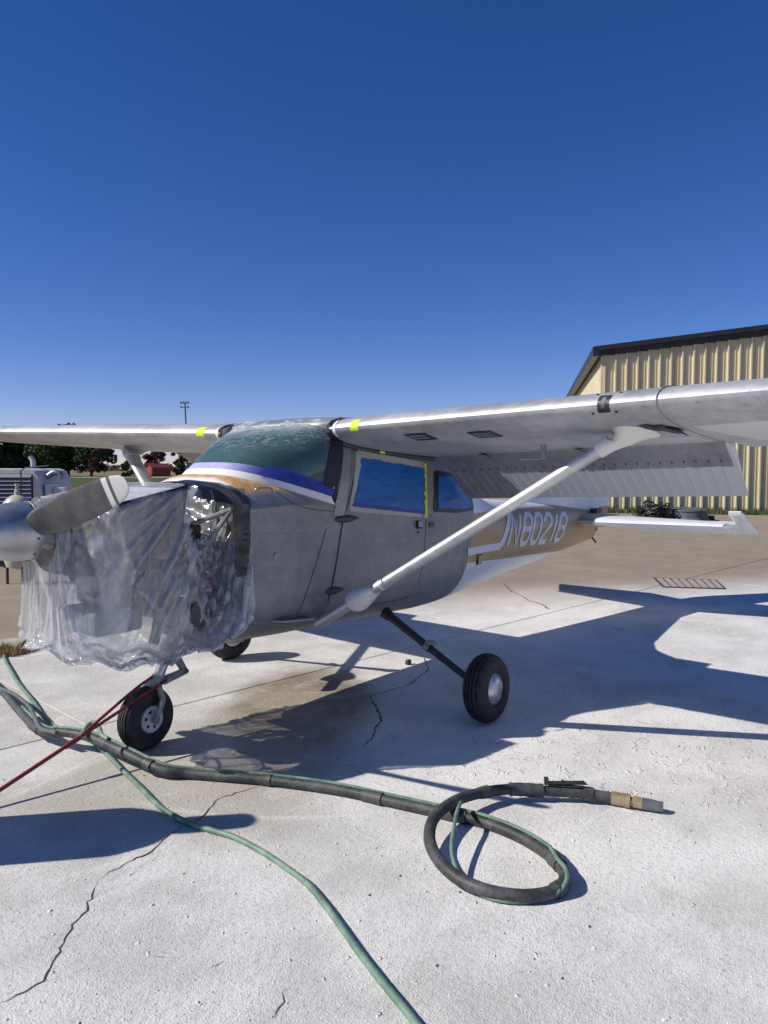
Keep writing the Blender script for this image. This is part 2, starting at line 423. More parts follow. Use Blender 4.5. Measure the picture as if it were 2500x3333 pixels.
# ------------------------------------------------------------------ hangar
cream = Mat('cream_metal_cladding'); nn = cream.noise(1.2, 4, .6)
oi = cream.nt.nodes.new('ShaderNodeObjectInfo'); rnd_ = X(cream.nt, oi.outputs['Random']); nn = nn*.6+rnd_*.4
cream.set(col=cream.mix(nn.step(.3, .7), (.56, .50, .32), (.68, .61, .40)), rough=.42); MATS['cream'] = cream.m
MATS['trim'] = simple('dark_brown_trim', (.030, .027, .028), .4, .2, .2, 3)
FD = Vector(LAT*.983-DEP*.182).normalized(); SDIR = Vector(LAT*.182+DEP*.983).normalized(); FN = -SDIR
H0 = LD(8.5, 30); hangar = thing('hangar', 'cream ribbed metal hangar with dark brown roof trim', 'hangar', H0)
EAVE, SL, WLEN = 6.05, .104, 13.2
pm = MB(); pitch = .41; prof = [(0, 0), (.014, .09), (.062, .09), (.076, 0), (.17, 0), (.178, .022), (.205, .022), (.213, 0), (.275, 0), (.283, .022), (.31, .022), (.318, 0), (pitch, 0)]
pm.add([(a, -b, 0) for a, b in prof]+[(a, -b, 1) for a, b in prof], [(i, i+1, len(prof)+i+1, len(prof)+i) for i in range(len(prof)-1)])
p0 = pm.build('wall_panel', MATS['cream'], smooth=0)
ang = math.atan2(FD.y, FD.x); npan = int(WLEN/pitch)
for i in range(npan):
    o = p0 if i == 0 else p0.copy()
    if i: COL.objects.link(o)
    o.location = H0+FD*(i*pitch+.05)+Vector((0, 0, .02)); o.rotation_euler = (0, 0, ang); o.scale = (1, 1, EAVE+SL*i*pitch-.02)
    par(o, hangar)
m = MB(); m.bar(H0+Vector((0, 0, 0)), H0+Vector((0, 0, EAVE+.05)), .10, .10, up=FD); m.build('corner_trim', MATS['cream'], hangar, smooth=0)
m = MB(); n = 90
vs = []
for i in range(n+1):
    for k, (a, b) in enumerate(((0, 0), (.02, .03), (.07, .03), (.09, 0))):
        p = H0+SDIR*(i*.30+a+.06)-FD*b; vs += [p, p+Vector((0, 0, EAVE-.02))]
m.add(vs, [(2*i, 2*i+1, 2*i+3, 2*i+2) for i in range(len(vs)//2-1)]); m.build('side_wall', MATS['cream'], hangar, smooth=0)
m = MB()                                         # inner back of the wall so that no light leaks
q = [H0-FN*.06+FD*.1, H0-FN*.06+FD*WLEN]; m.add([q[0], q[1], q[1]+Vector((0, 0, EAVE+SL*WLEN)), q[0]+Vector((0, 0, EAVE))], [(0, 1, 2, 3)]); m.build('wall_backing', MATS['cream'], hangar, smooth=0)
up = Vector((0, 0, 1)); m = MB()
a = H0-FD*.35+FN*.16; b = H0+FD*WLEN+FN*.16
for z0, z1, off in ((-.02, .18, .0), (.18, .36, .09)):
    A = a+FN*off; B = b+FN*off
    m.add([A+up*(EAVE+z0-.036), B+up*(EAVE+SL*WLEN+z0), B+up*(EAVE+SL*WLEN+z1), A+up*(EAVE+z1-.036), A-FN*.3+up*(EAVE+z0-.036), B-FN*.3+up*(EAVE+SL*WLEN+z0), B-FN*.3+up*(EAVE+SL*WLEN+z1), A-FN*.3+up*(EAVE+z1-.036)], [(0, 1, 2, 3), (7, 6, 5, 4), (3, 2, 6, 7), (0, 4, 5, 1), (0, 3, 7, 4)])
m.build('rake_trim', MATS['trim'], hangar, smooth=0)
m = MB(); A = H0-FD*.38+up*(EAVE-.06)+FN*.25; B = A+SDIR*28; w = FD*.22
m.add([A, A+up*.36, A+up*.36+w, A+w, B, B+up*.36, B+up*.36+w, B+w], [(0, 1, 2, 3), (7, 6, 5, 4), (0, 4, 5, 1), (1, 5, 6, 2), (0, 3, 7, 4)]); m.build('gutter', MATS['trim'], hangar, smooth=0)
m = MB(); A = H0-FD*.3+up*(EAVE+.27)+FN*.2; B = A+FD*(WLEN+.3)+up*SL*(WLEN+.3)
m.add([A, B, B+SDIR*28, A+SDIR*28], [(0, 1, 2, 3)]); m.build('roof', MATS['trim'], hangar, smooth=0, solid=.05)

# grass strip at the foot of the hangar wall
MATS['grass'] = simple('grass_blades', (.075, .085, .028), .8, 0, .45, 3)
m = MB()
for i in range(5200):
    s, t = RNG.uniform(-.2, 10), RNG.uniform(.02, 1.9); p = H0+FD*s+FN*t; h = RNG.uniform(.05, .17)*(1.5 if t < .5 else 1); a = RNG.uniform(0, 6.28)
    w = Vector((math.cos(a), math.sin(a), 0))*.022; lean = Vector((RNG.normal(0, .05), RNG.normal(0, .05), h))
    m.add([p-w, p+w, p+lean], [(0, 1, 2)])
vs = [H0+FD*-.4+FN*.05, H0+FD*12+FN*.05, H0+FD*12+FN*2.0, H0+FD*-.4+FN*1.85]
m.add([v+up*.004 for v in vs], [(0, 1, 2, 3)])
o = m.build('grass', MATS['grass'], smooth=0); tag(o, 'strip of short green grass along the foot of the hangar wall', 'grass'); o['kind'] = 'stuff'
MATS['weed'] = simple('dry_weed', (.40, .28, .15), .9, 0, .4, 20); MATS['weedg'] = simple('green_weed', (.20, .23, .08), .9, 0, .4, 20)
def weeds(name, label, c, r, n, h, mat, group=None):
    m = MB()
    for i in range(n):
        a, q = RNG.uniform(0, 6.28), r*math.sqrt(RNG.random()); p = Vector((c[0]+math.cos(a)*q, c[1]+math.sin(a)*q, .0))
        hh = h*RNG.uniform(.4, 1.1); L = Vector((RNG.normal(0, .45), RNG.normal(0, .45), 1))*hh; w = L.cross(Vector((RNG.normal(), RNG.normal(), .1))).normalized()*(.004+.0012*hh/.1)
        m.add([p-w, p+w, p+L*.55+w*.9+Vector((0, 0, hh*.1)), p+L], [(0, 1, 2), (0, 2, 3)])
    o = m.build(name, mat, smooth=0); return tag(o, label, 'weeds', group)
for q, r, n, h, mt in (((35, 2128), .13, 300, .08, 'weed'), ((75, 2122), .11, 260, .06, 'weed'), ((115, 2108), .10, 240, .08, 'weed'), ((15, 2125), .06, 120, .09, 'weedg')):
    p = onZ(*q); weeds('weed_tuft', 'tuft of dry brown weeds growing along the apron edge by the green hose' if mt == 'weed' else 'sparse green weed sprouting beside the green hose at the apron edge', p, r, n, h, MATS[mt], 'weeds along the apron edge')

# ------------------------------------------------------------------ trees and far background
def foliage_mat(name, a, b):
    m = Mat(name); n = m.noise(.9, 3, .6); n2 = m.noise(6, 2)
    m.set(col=m.mix((n*.6+n2*.4).step(.35, .65), a, b), rough=.75, spec=.2); return m.m
MATS['leaf_dark'] = foliage_mat('dark_leaves', (.030, .046, .022), (.070, .098, .042))
MATS['leaf_mid'] = foliage_mat('mid_leaves', (.040, .062, .024), (.10, .135, .05))
MATS['leaf_red'] = foliage_mat('maroon_leaves', (.060, .022, .024), (.13, .045, .045))
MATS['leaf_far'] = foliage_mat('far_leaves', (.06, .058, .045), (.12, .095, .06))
MATS['bark'] = simple('bark', (.045, .036, .028), .95, 0, .3, 4)
def leafcards(m, c, rad, n, size, rng):
    d = rng.normal(size=(n, 3)); d /= np.linalg.norm(d, axis=1)[:, None]
    P = np.array(c)+d*np.array(rad)*(rng.random((n, 1))**.45)
    a = rng.normal(size=(n, 3)); a /= np.linalg.norm(a, axis=1)[:, None]; b = np.cross(a, rng.normal(size=(n, 3))); b /= np.linalg.norm(b, axis=1)[:, None]+1e-9
    s = size*rng.uniform(.5, 1.3, (n, 1)); a *= s; b *= s*.7
    V = np.stack([P-a, P+b, P+a, P-b], 1).reshape(-1, 3)
    m.add(V.tolist(), [(4*i, 4*i+1, 4*i+2, 4*i+3) for i in range(n)])
def tree(lat, dep, h, r, mat, label, name='shade_tree', trunk=.22, low=.22, clumps=26, per=110, size=.30, seed=0, group=None):
    rng = np.random.default_rng(seed+100); base = LD(lat, dep, -.03); t = thing(name, label, 'tree', base, group)
    m = MB(); top = base+Vector((rng.normal(0, .3), rng.normal(0, .3), h*.7)); mid = base.lerp(top, .5)+Vector((rng.normal(0, .2), rng.normal(0, .2), 0))
    m.tube(spline([base, mid, top], 5), list(np.linspace(trunk, trunk*.3, 11)), 8)
    cl = []
    for i in range(clumps):
        z = low+(1-low)*rng.random(); w = math.sin(math.pi*min(1, max(.08, (z-low)/(1-low)*.86+.12)))**.6
        a = rng.uniform(0, 6.28); q = r*w*math.sqrt(rng.random())*.85
        c = base+Vector((math.cos(a)*q, math.sin(a)*q, z*h*.93)); cl.append((c, r*rng.uniform(.22, .38)))
        if i % 3 == 0: m.tube([base.lerp(top, .25+.5*rng.random()), c], [trunk*.35, trunk*.08], 5)
    m.build('trunk', MATS['bark'], t, smooth=0)
    m = MB()
    for c, s in cl: leafcards(m, c, (s, s, s*.75), per, size, rng)
    m.build('crown', mat, t, smooth=0); return t
def lat_at(U, dep): return (U-1250)/FPX*dep
G = 'dark trees beyond the road'
for i, (U, dep, h, r, mt, lb) in enumerate([
    (-70, 158, 10.0, 5.2, 'leaf_dark', 'broad dark tree beyond the road, farthest from the red shed'), (25, 162, 10.2, 5.0, 'leaf_dark', 'broad dark tree rising behind the exhaust pipe of the compressor'),
    (92, 166, 10.0, 4.6, 'leaf_mid', 'mid green tree behind the compressor beyond the road'), (160, 160, 9.6, 4.4, 'leaf_mid', 'mid green spreading tree beside the tree whose top shows above the wing'),
    (225, 163, 10.9, 4.8, 'leaf_dark', 'dark tree whose top just shows above the far wing'), (298, 160, 9.4, 4.4, 'leaf_dark', 'dark tree beside the far wing strut beyond the road')]):
    tree(lat_at(U, dep), dep, h, r*1.15, MATS[mt], lb, seed=i, low=.17, trunk=.30, clumps=44, per=130, size=.36)
tree(lat_at(278, 149), 153.0, 4.2, 1.7, MATS['leaf_red'], 'small maroon tree at the roadside in front of the dark trees', 'ornamental_tree', .06, .25, 14, 60, .16, 31)
tree(lat_at(418, 158), 158, 3.2, 2.0, MATS['leaf_mid'], 'low green bushy tree between the far strut and the red shed', 'bushy_tree', .10, .05, 18, 110, .2, 32)
tree(lat_at(508, 178), 178, 6.6, 3.1, MATS['leaf_red'], 'round maroon tree standing behind the red shed', 'ornamental_tree', .15, .15, 26, 150, .22, 33)
tree(lat_at(578, 152), 153, 7.4, 1.5, MATS['leaf_dark'], 'narrow dark evergreen beyond the cowl of the airplane', 'evergreen_tree', .2, .0, 40, 160, .22, 34)
tree(lat_at(640, 175), 175, 7.0, 3.4, MATS['leaf_red'], 'maroon tree mostly hidden behind the windshield', 'ornamental_tree', .15, .15, 22, 110, .24, 35)
m = MB(); rng = np.random.default_rng(5)
for i in range(330):
    lat = rng.uniform(-330, 120); dep = rng.uniform(420, 560); s = rng.uniform(2, 4.2)
    leafcards(m, LD(lat, dep, s*.55), (s*1.7, s*1.7, s*.85), 34, .8, rng)
o = m.build('far_treeline', MATS['leaf_far'], smooth=0); tag(o, 'hazy far treeline on the horizon beyond the fields', 'treeline'); o['kind'] = 'stuff'

# red shed
shed = thing('red_shed', 'small red shed with pitched roof beyond the road', 'shed', LD(lat_at(515, 166), 166, -.03))
MATS['red'] = simple('red_siding', (.33, .045, .04), .7, 0, .12, 2); MATS['redroof'] = simple('red_roof', (.24, .05, .05), .6, 0, .12, 2); MATS['darkred'] = simple('red_door', (.40, .07, .06), .7)
c = LD(lat_at(515, 166), 166, -.03); sx = Vector(LAT*.8-DEP*.6); sy = Vector(LAT*.6+DEP*.8)
def shp(a, b, z): return c+sx*a+sy*b+up*z
m = MB(); W, L, H, R_ = 1.25, 2.4, 2.0, 2.75
m.add([shp(-W, -L, 0), shp(W, -L, 0), shp(W, L, 0), shp(-W, L, 0), shp(-W, -L, H), shp(W, -L, H), shp(W, L, H), shp(-W, L, H), shp(0, -L, R_), shp(0, L, R_)], [(0, 1, 5, 8, 4), (1, 2, 6, 5), (2, 3, 7, 9, 6), (3, 0, 4, 7)]); m.build('wall', MATS['red'], shed, smooth=0)
m = MB(); m.add([shp(-W-.2, -L-.2, H-.1), shp(0, -L-.2, R_+.04), shp(0, L+.2, R_+.04), shp(-W-.2, L+.2, H-.1), shp(W+.2, -L-.2, H-.1), shp(W+.2, L+.2, H-.1)], [(0, 1, 2, 3), (1, 4, 5, 2)]); m.build('roof', MATS['redroof'], shed, smooth=0, solid=.12)
m = MB(); m.add([shp(-.8, -L-.03, .05), shp(.8, -L-.03, .05), shp(.8, -L-.03, 1.75), shp(-.8, -L-.03, 1.75)], [(0, 1, 2, 3)]); m.build('door', MATS['darkred'], shed, smooth=0, solid=.04)

# flood light pole
MATS['pole'] = simple('weathered_pole', (.045, .045, .042), .7, .2, .2, 2); MATS['lamp'] = simple('lamp_housing', (.62, .66, .62), .35, .3, .1, 4)
pb = LD(lat_at(613, 180), 180, -.03); pole = thing('floodlight_pole', 'tall sports floodlight pole rising above the far wing', 'light pole', pb); pt = pb+Vector(LAT*-.55)+up*17.2
MB().tube([pb, pb.lerp(pt, .5), pt], [.22, .18, .14], 8).build('mast', MATS['pole'], pole)
for z in (-.25, -1.25):
    m = MB(); q = pt+up*z; m.bar(q-Vector(LAT*1.0), q+Vector(LAT*1.0), .10, .12); m.build('crossarm', MATS['pole'], pole, smooth=0)
    for k in (-.85, -.28, .32, .88) if z > -1 else (-.78, .80):
        p = q+Vector(LAT*k)-Vector(DEP*.2)+up*.22; MB().lathe([(.08, -.28), (.20, -.12), (.29, .12), (.26, .14), (.02, .10)], p, Vector((-DEP[0], -DEP[1], -.55)), 14).build('floodlight', MATS['lamp'], pole)

# ------------------------------------------------------------------ compressor at the left edge
MATS['cmp_white'] = simple('compressor_paint', (.52, .52, .51), .45, 0, .12, 4); MATS['cmp_grey'] = simple('compressor_louvre', (.20, .20, .25), .5, 0, .1, 6); MATS['cmp_dark'] = simple('compressor_interior', (.015, .015, .017), .7)
D0 = 12.4
def cz(v): return 1.6104-(v-1527)/FPX*D0
def cl(u): return lat_at(u, D0)
comp = thing('air_compressor', 'white towable air compressor with louvred side and bent exhaust pipe', 'compressor', LD(cl(-150), D0))
def cp(u, dd, v): return LD(cl(u), D0+dd, cz(v))
m = MB(); prof = []                              # housing: rounded top, seen from its side
for (u, v) in ((-330, 1705), (-330, 1560), (-318, 1538), (-290, 1527), (90, 1527), (112, 1534), (128, 1556), (136, 1610), (134, 1650), (120, 1705)): prof.append((u, v))
m.loft([[cp(u, 0, v) for u, v in prof], [cp(u, 1.25, v) for u, v in prof]]); m.build('housing', MATS['cmp_white'], comp, smooth=30, bevel=.02)
m = MB(); m.add([cp(-300, -.006, 1545), cp(108, -.006, 1545), cp(108, -.006, 1650), cp(-300, -.006, 1650)], [(0, 1, 2, 3)]); m.build('louvre_opening', MATS['cmp_dark'], comp, smooth=0)
for k in range(8):
    v = 1546+k*13.2; m = MB(); a, b = cp(-298, -.01, v), cp(106, -.01, v); o2 = Vector(-DEP*.05)
    m.add([a, b, b+o2+up*-.050, a+o2+up*-.050, a+up*-.006, b+up*-.006, b+o2-up*.056, a+o2-up*.056], [(0, 1, 2, 3), (7, 6, 5, 4), (3, 2, 6, 7), (1, 5, 6, 2), (0, 3, 7, 4)]); m.build('louvre', MATS['cmp_grey'], comp, smooth=0)
MB().tube(spline([cp(64, .5, 1540), cp(64, .5, 1508), cp(61, .5, 1496), cp(54, .5, 1487)], 5), .042, 12).build('exhaust_pipe', MATS['cmp_white'], comp)
MB().box(LD(cl(152), D0+.25, 1.05), (.42, .10, .62), Matrix.Rotation(YAW, 3, 'Z')).build('control_box', MATS['cmp_white'], comp, smooth=0, bevel=.01)
MB().box(LD(cl(184), D0+.15, 1.0), (.10, .20, .60), Matrix.Rotation(YAW, 3, 'Z')).build('battery_box', MATS['cmp_white'], comp, smooth=0, bevel=.01)
m = MB(); m.box(LD(cl(164), D0+.3, .95), (.3, .10, .6), Matrix.Rotation(YAW, 3, 'Z')); m.lathe([(.05, -.04), (.13, -.04), (.13, .04), (.05, .04)], LD(cl(148), D0-.02, .92), -DEP, 20); m.build('belt_guard', MATS['cmp_dark'], comp, bevel=.01)
MB().tube(spline([cp(128, .3, 1556), cp(150, .3, 1541), cp(170, .3, 1545), cp(176, .3, 1560)], 5), .05, 10).build('intake_hose', MATS['steel'], comp)
for u in (-180, 30):
    m = MB(); c = LD(cl(u), D0-.05, .33); m.lathe([(.02, -.09), (.19, -.09), (.30, -.07), (.33, -.02), (.33, .02), (.30, .07), (.19, .09), (.02, .09)], c, DEP, 24); w = m.build('wheel', MATS['rubber'], comp)
m = MB(); m.bar(LD(cl(-330), D0+.1, .45), LD(cl(150), D0+.1, .45), .12, .1); m.bar(LD(cl(-330), D0+1.1, .45), LD(cl(150), D0+1.1, .45), .12, .1)
for u in (-180, 30): m.bar(LD(cl(u), D0-.1, .36), LD(cl(u), D0+1.3, .36), .06, .06)
m.build('chassis', MATS['dark'], comp, smooth=0)

D1 = 10.6
tk = thing('pressure_tank', 'small cream pressure tank with domed top and thin pipe in front of the compressor', 'tank', LD(lat_at(55, D1), D1))
tc_ = LD(lat_at(55, D1), D1); zt = 1.6104-(1612-1527)/FPX*D1
MATS['tank'] = simple('cream_tank_paint', (.46, .44, .36), .4, 0, .1, 5)
MB().lathe([(.02, zt), (.07, zt-.012), (.13, zt-.05), (.18, zt-.11), (.192, zt-.17), (.192, .35), (.16, .24), (.02, .2)], tc_, (0, 0, 1), 32).build('vessel', MATS['tank'], tk)
MB().lathe([(.035, zt-.02), (.035, zt+.05), (.02, zt+.06), (.02, zt+.11), (.03, zt+.12), (.03, zt+.15)], tc_, (0, 0, 1), 14).build('valve', MATS['tank'], tk)
MB().tube([tc_+Vector(LAT*.06)+up*(zt-.06), tc_+Vector(LAT*.06)+up*(zt+.33), tc_+Vector(LAT*.12)+up*(zt+.37), tc_+Vector(LAT*.45)+up*(zt+.40)], .010, 8).build('pipe', MATS['dark'], tk)
for k in range(3):
    a = k*2.1+.4; q = tc_+Vector((math.cos(a)*.15, math.sin(a)*.15, 0)); MB().bar(q, q+up*.36, .03, .03).build('leg', MATS['dark'], tk, smooth=0)

# coil of cable, round tank lid and box by the hangar
def gp(U, V): q = onZ(U, V); return Vector(q)
cc = gp(2128, 1694); coil = thing('cable_coil', 'tangled heap of black cable coils on the apron before the hangar', 'cable', cc); R3 = np.random.default_rng(3)
for k in range(16):
    ax = Vector((R3.normal(0, .45), R3.normal(0, .45), 1)).normalized(); r = R3.uniform(.34, .54); e = ax.orthogonal().normalized(); f = ax.cross(e); z = .06+k*.024
    P = [cc+Vector((R3.normal(0, .01), R3.normal(0, .01), z))+up*R3.normal(0, .012)+(e*math.cos(t)+f*math.sin(t))*r*(1+.06*math.sin(3*t+k)) for t in np.linspace(0, 6.28, 40)]
    P = [Vector((p.x, p.y, max(p.z, .02))) for p in P]; MB().tube(P, .020, 6).build('cable_turn', MATS['black'], coil)
m = MB()
for k in range(40): 
    q = cc+Vector((R3.normal(0, .2), R3.normal(0, .2), .05+R3.random()*.34)); d = Vector((R3.normal(), R3.normal(), R3.normal(0, .3))).normalized()*.3; m.tube([q-d, q+Vector((0, 0, R3.normal(0, .05))), q+d], .018, 5)
m.v = [(x, y, max(z, .01)) for x, y, z in m.v]; m.build('tangle', MATS['black'], coil)
dc = gp(2243, 1694); drum = thing('round_tank_lid', 'squat round grey tank with flat ribbed lid before the hangar', 'tank', dc); MATS['drum'] = simple('grey_drum', (.10, .11, .11), .6, 0, .2, 6)
MB().lathe([(.02, 0), (.60, 0), (.60, .06), (.56, .10), (.55, .30), (.02, .30)], dc, (0, 0, 1), 40).build('body', MATS['drum'], drum)
MB().lathe([(.02, .30), (.575, .30), (.575, .34), (.52, .38), (.30, .41), (.02, .42)], dc, (0, 0, 1), 40).build('lid', MATS['drum'], drum)
m = MB(); m.bar(dc-Vector(DEP*.58)+up*.2, dc-Vector(DEP*.58)+up*.26, .08, .05, up=(1, 0, 0)); m.build('latch', MATS['dark'], drum, smooth=0)
for k in range(6):
    a = k*math.pi/3; e = Vector((math.cos(a), math.sin(a), 0)); m = MB(); m.bar(dc+e*.12+up*.418, dc+e*.5+up*.392, .04, .02); m.build('rib', MATS['drum'], drum, smooth=0)
bc = gp(2310, 1692); bx = thing('small_pump', 'small black pump box beside the round grey tank', 'pump', bc)
MB().box(bc+up*.07, (.30, .20, .14), Matrix.Rotation(YAW, 3, 'Z')).build('housing', MATS['black'], bx, smooth=0, bevel=.01); MB().tube([bc-Vector(LAT*.15)+up*.08, bc-Vector(LAT*.42)+up*.05], .035, 8).build('spout', MATS['black'], bx)

# ================================================================== AIRPLANE  (x aft, y to its right, z up; metres)
plane = thing('airplane', 'high-wing light airplane stripped to bare metal with gold and white tail', 'airplane', (1.0, 0, 0))
FX = [.13, .30, .60, .86, 1.5, 2.0, 2.25, 2.5, 2.8, 3.2, 3.7, 4.2, 4.7, 5.2, 5.6, 5.95]
F_HW = [.500, .515, .525, .532, .535, .530, .520, .497, .462, .408, .340, .276, .218, .165, .112, .045]
F_ZB = [.575, .560, .550, .545, .530, .515, .515, .525, .548, .580, .615, .650, .690, .730, .765, .800]
F_ZT = [1.84, 1.84, 1.84, 1.84, 1.83, 1.80, 1.75, 1.62, 1.46, 1.345, 1.32, 1.285, 1.245, 1.20, 1.165, 1.13]
F_ZM = [1.02, 1.02, 1.02, 1.02, 1.02, 1.00, .99, .98, .97, .97, .97, .98, .985, .99, .98, .97]
F_NB = [2.9, 2.9, 3.0, 3.0, 3.0, 2.9, 2.7, 2.5, 2.4, 2.3, 2.2, 2.2, 2.1, 2.1, 2.0, 2.0]
F_NT = [7, 7, 7, 7, 7, 6, 5, 3.6, 2.9, 2.6, 2.5, 2.4, 2.4, 2.3, 2.2, 2.0]
def fp(x): return [float(np.interp(x, FX, t)) for t in (F_HW, F_ZB, F_ZT, F_ZM, F_NB, F_NT)]
def side(x, z):                                  # half width of the fuselage at station x, height z
    hw, zb, zt, zm, nb, nt = fp(x)
    if z < zm: t = min(1, (zm-z)/(zm-zb)); return hw*max(0, 1-t**nb)**(1/nb)
    t = min(1, (z-zm)/(zt-zm)); return hw*max(0, 1-t**nt)**(1/nt)
def half(x, zmax=None, nl=14, nu=20):
    hw, zb, zt, zm, nb, nt = fp(x); P = []
    for k in range(nl+1):
        a = math.pi/2*k/nl; y = math.sin(a)**(2/nb); z = math.cos(a)**(2/nb); P.append((hw*y, zm-(zm-zb)*z))
    for k in range(1, nu+1):
        if zmax is None:
            a = math.pi/2*k/nu; P.append((hw*max(0, math.cos(a))**(2/nt), zm+(zt-zm)*math.sin(a)**(2/nt)))
        else:
            z = zm+(zmax-zm)*k/nu; P.append((side(x, z), z))
    return P
def ring_sec(x, zmax=None):
    h = half(x, zmax); L = [(x, -y, z) for y, z in h]; R = [(x, y, z) for y, z in h[1:]]
    return L[::-1]+R
BELT = 1.395
m = MB(); m.loft([ring_sec(x, BELT) for x in np.linspace(.13, .86, 10)], closed=False, cap=False)
m.loft([ring_sec(x) for x in list(np.linspace(.86, 2.0, 10))+list(np.linspace(2.1, 5.95, 32))], closed=False, cap=False)
fus = m.build('fuselage', MATS['fuselage'], plane, smooth=50)
# firewall, cabin floor and panel, so that the cabin is closed and dark
MATS['interior'] = simple('cabin_interior', (.035, .040, .042), .8, 0, .2, 6)
m = MB(); s = ring_sec(.16, 1.50); m.add([(p[0], p[1]*.96, p[2]) for p in s], [tuple(range(len(s)))]); m.build('firewall', MATS['dark'], plane, smooth=0)
m = MB(); m.box((.62, 0, 1.34), (.10, .92, .32)); m.build('instrument_panel', MATS['interior'], plane, smooth=0, bevel=.02)
for y in (-.26, .26):
    m = MB(); m.box((1.32, y, .95), (.44, .42, .12)); m.box((1.56, y, 1.25), (.12, .42, .62), Matrix.Rotation(.2, 3, 'Y')); m.build('seat', MATS['interior'], plane, bevel=.04)

def curve3(x0, xe, a, z0, ze, mm, ye=.53):
    return lambda t: np.array([x0+(xe-x0)*abs(t)**a, ye*t, z0+(ze-z0)*abs(t)**mm])
c_glass = curve3(.304, .862, 3.15, 1.650, 1.486, 3.6, .530)
c_blue = curve3(.262, .815, 3.5, 1.613, 1.440, 3.4, .532)
c_white = curve3(.226, .845, 3.7, 1.578, 1.386, 3.6, .538)
c_fw = lambda t: np.array([.135+.0*abs(t), .513*t, 1.535-.155*abs(t)**4.5])
TS = [math.copysign(1-(1-abs(t))**1.4, t) for t in np.linspace(-1, 1, 73)]
def strip(ca, cb, rows, bulge=0):
    S = []
    for r in range(rows+1):
        s = r/rows; S.append([ca(t)*(1-s)+cb(t)*s+np.array([0, 0, bulge*math.sin(math.pi*s)]) for t in TS])
    return S
deckm = Mat('cowl_deck_skin')
w = (deckm.noise(9, 4, .7)-.5)*.10
front = (.30-deckm.x+w)                           # worn gold paint on the crown of the deck, bare metal down the flank
n1 = deckm.noise(3, 5, .6)
alu = deckm.mix(n1.step(.3, .7), (.33, .34, .35), (.52, .53, .54))
flank = (1.485-deckm.z+w*.35).step(-.01, .03)
gold = deckm.mix(deckm.noise(20, 4, .7).step(.45, .65), (.52, .30, .10), (.66, .45, .22))
fade = (deckm.x-.155+w*.6).step(-.01, .03)
c = deckm.mix(fade, (.74, .72, .70), gold); c = deckm.mix(flank, c, alu)
deckm.set(col=c, rough=.45, metal=flank*.6)
m = MB(); m.loft(strip(c_fw, c_white, 8, .012), closed=False, cap=False); m.build('cowl_deck', deckm.m, plane, smooth=60)
MATS['stripe_white'] = simple('white_stripe', (.80, .80, .80), .3, 0, .03, 8)
bl = Mat('worn_blue_stripe'); nb_ = bl.noise(6, 4, .65, bl.scaled(.6, 3, 12))
bl.set(col=bl.mix((nb_.step(.25, .6)*.35+.65)*(bl.y+.34).step(-.06, .22), (.030, .05, .30), (.45, .47, .70)), rough=.4)
m = MB(); m.loft(strip(c_white, c_blue, 3), closed=False, cap=False); m.build('white_stripe', MATS['stripe_white'], plane, smooth=60)
m = MB(); m.loft(strip(c_blue, c_glass, 3), closed=False, cap=False); m.build('blue_stripe', bl.m, plane, smooth=60)

# windshield
c_top = lambda t: np.array([.825+.100*abs(t)**9, .515*t, 1.900-.095*abs(t)**9])
glass = Mat('tinted_windshield')
tr = glass.nt.nodes.new('ShaderNodeBsdfTransparent'); tr.inputs[0].default_value = (.22, .40, .38, 1)
gl = glass.nt.nodes.new('ShaderNodeBsdfGlossy'); gl.inputs['Roughness'].default_value = .06; gl.inputs[0].default_value = (.9, .95, .95, 1)
df = glass.nt.nodes.new('ShaderNodeBsdfDiffuse'); df.inputs[0].default_value = (.085, .20, .19, 1)
fr = schlick(glass, .05, .7)
mx1 = glass.nt.nodes.new('ShaderNodeMixShader'); mx2 = glass.nt.nodes.new('ShaderNodeMixShader')
dusty = glass.noise(3, 5, .65, glass.scaled(1, 1.5, 3)).step(.35, .75)*.20+.42
glass.nt.links.new(dusty.s, mx1.inputs[0]); glass.nt.links.new(tr.outputs[0], mx1.inputs[1]); glass.nt.links.new(df.outputs[0], mx1.inputs[2])
glass.nt.links.new(fr.s, mx2.inputs[0]); glass.nt.links.new(mx1.outputs[0], mx2.inputs[1]); glass.nt.links.new(gl.outputs[0], mx2.inputs[2]); glass.nt.links.new(mx2.outputs[0], glass.out.inputs[0])
def ws(t, s, off=0):
    a, b = c_glass(t), c_top(t); p = a*(1-s)+b*s; bul = math.sin(math.pi*s)*.035
    nrm = np.array([-.55*(1-abs(t)**3), .75*np.sign(t)*abs(t)**2.5, .55]); nrm /= np.linalg.norm(nrm)
    return p+nrm*(bul+off)
m = MB(); m.loft([[ws(t, s) for t in TS] for s in np.linspace(0, 1, 13)], closed=False, cap=False); shield = m.build('windshield', glass.m, plane, smooth=60)

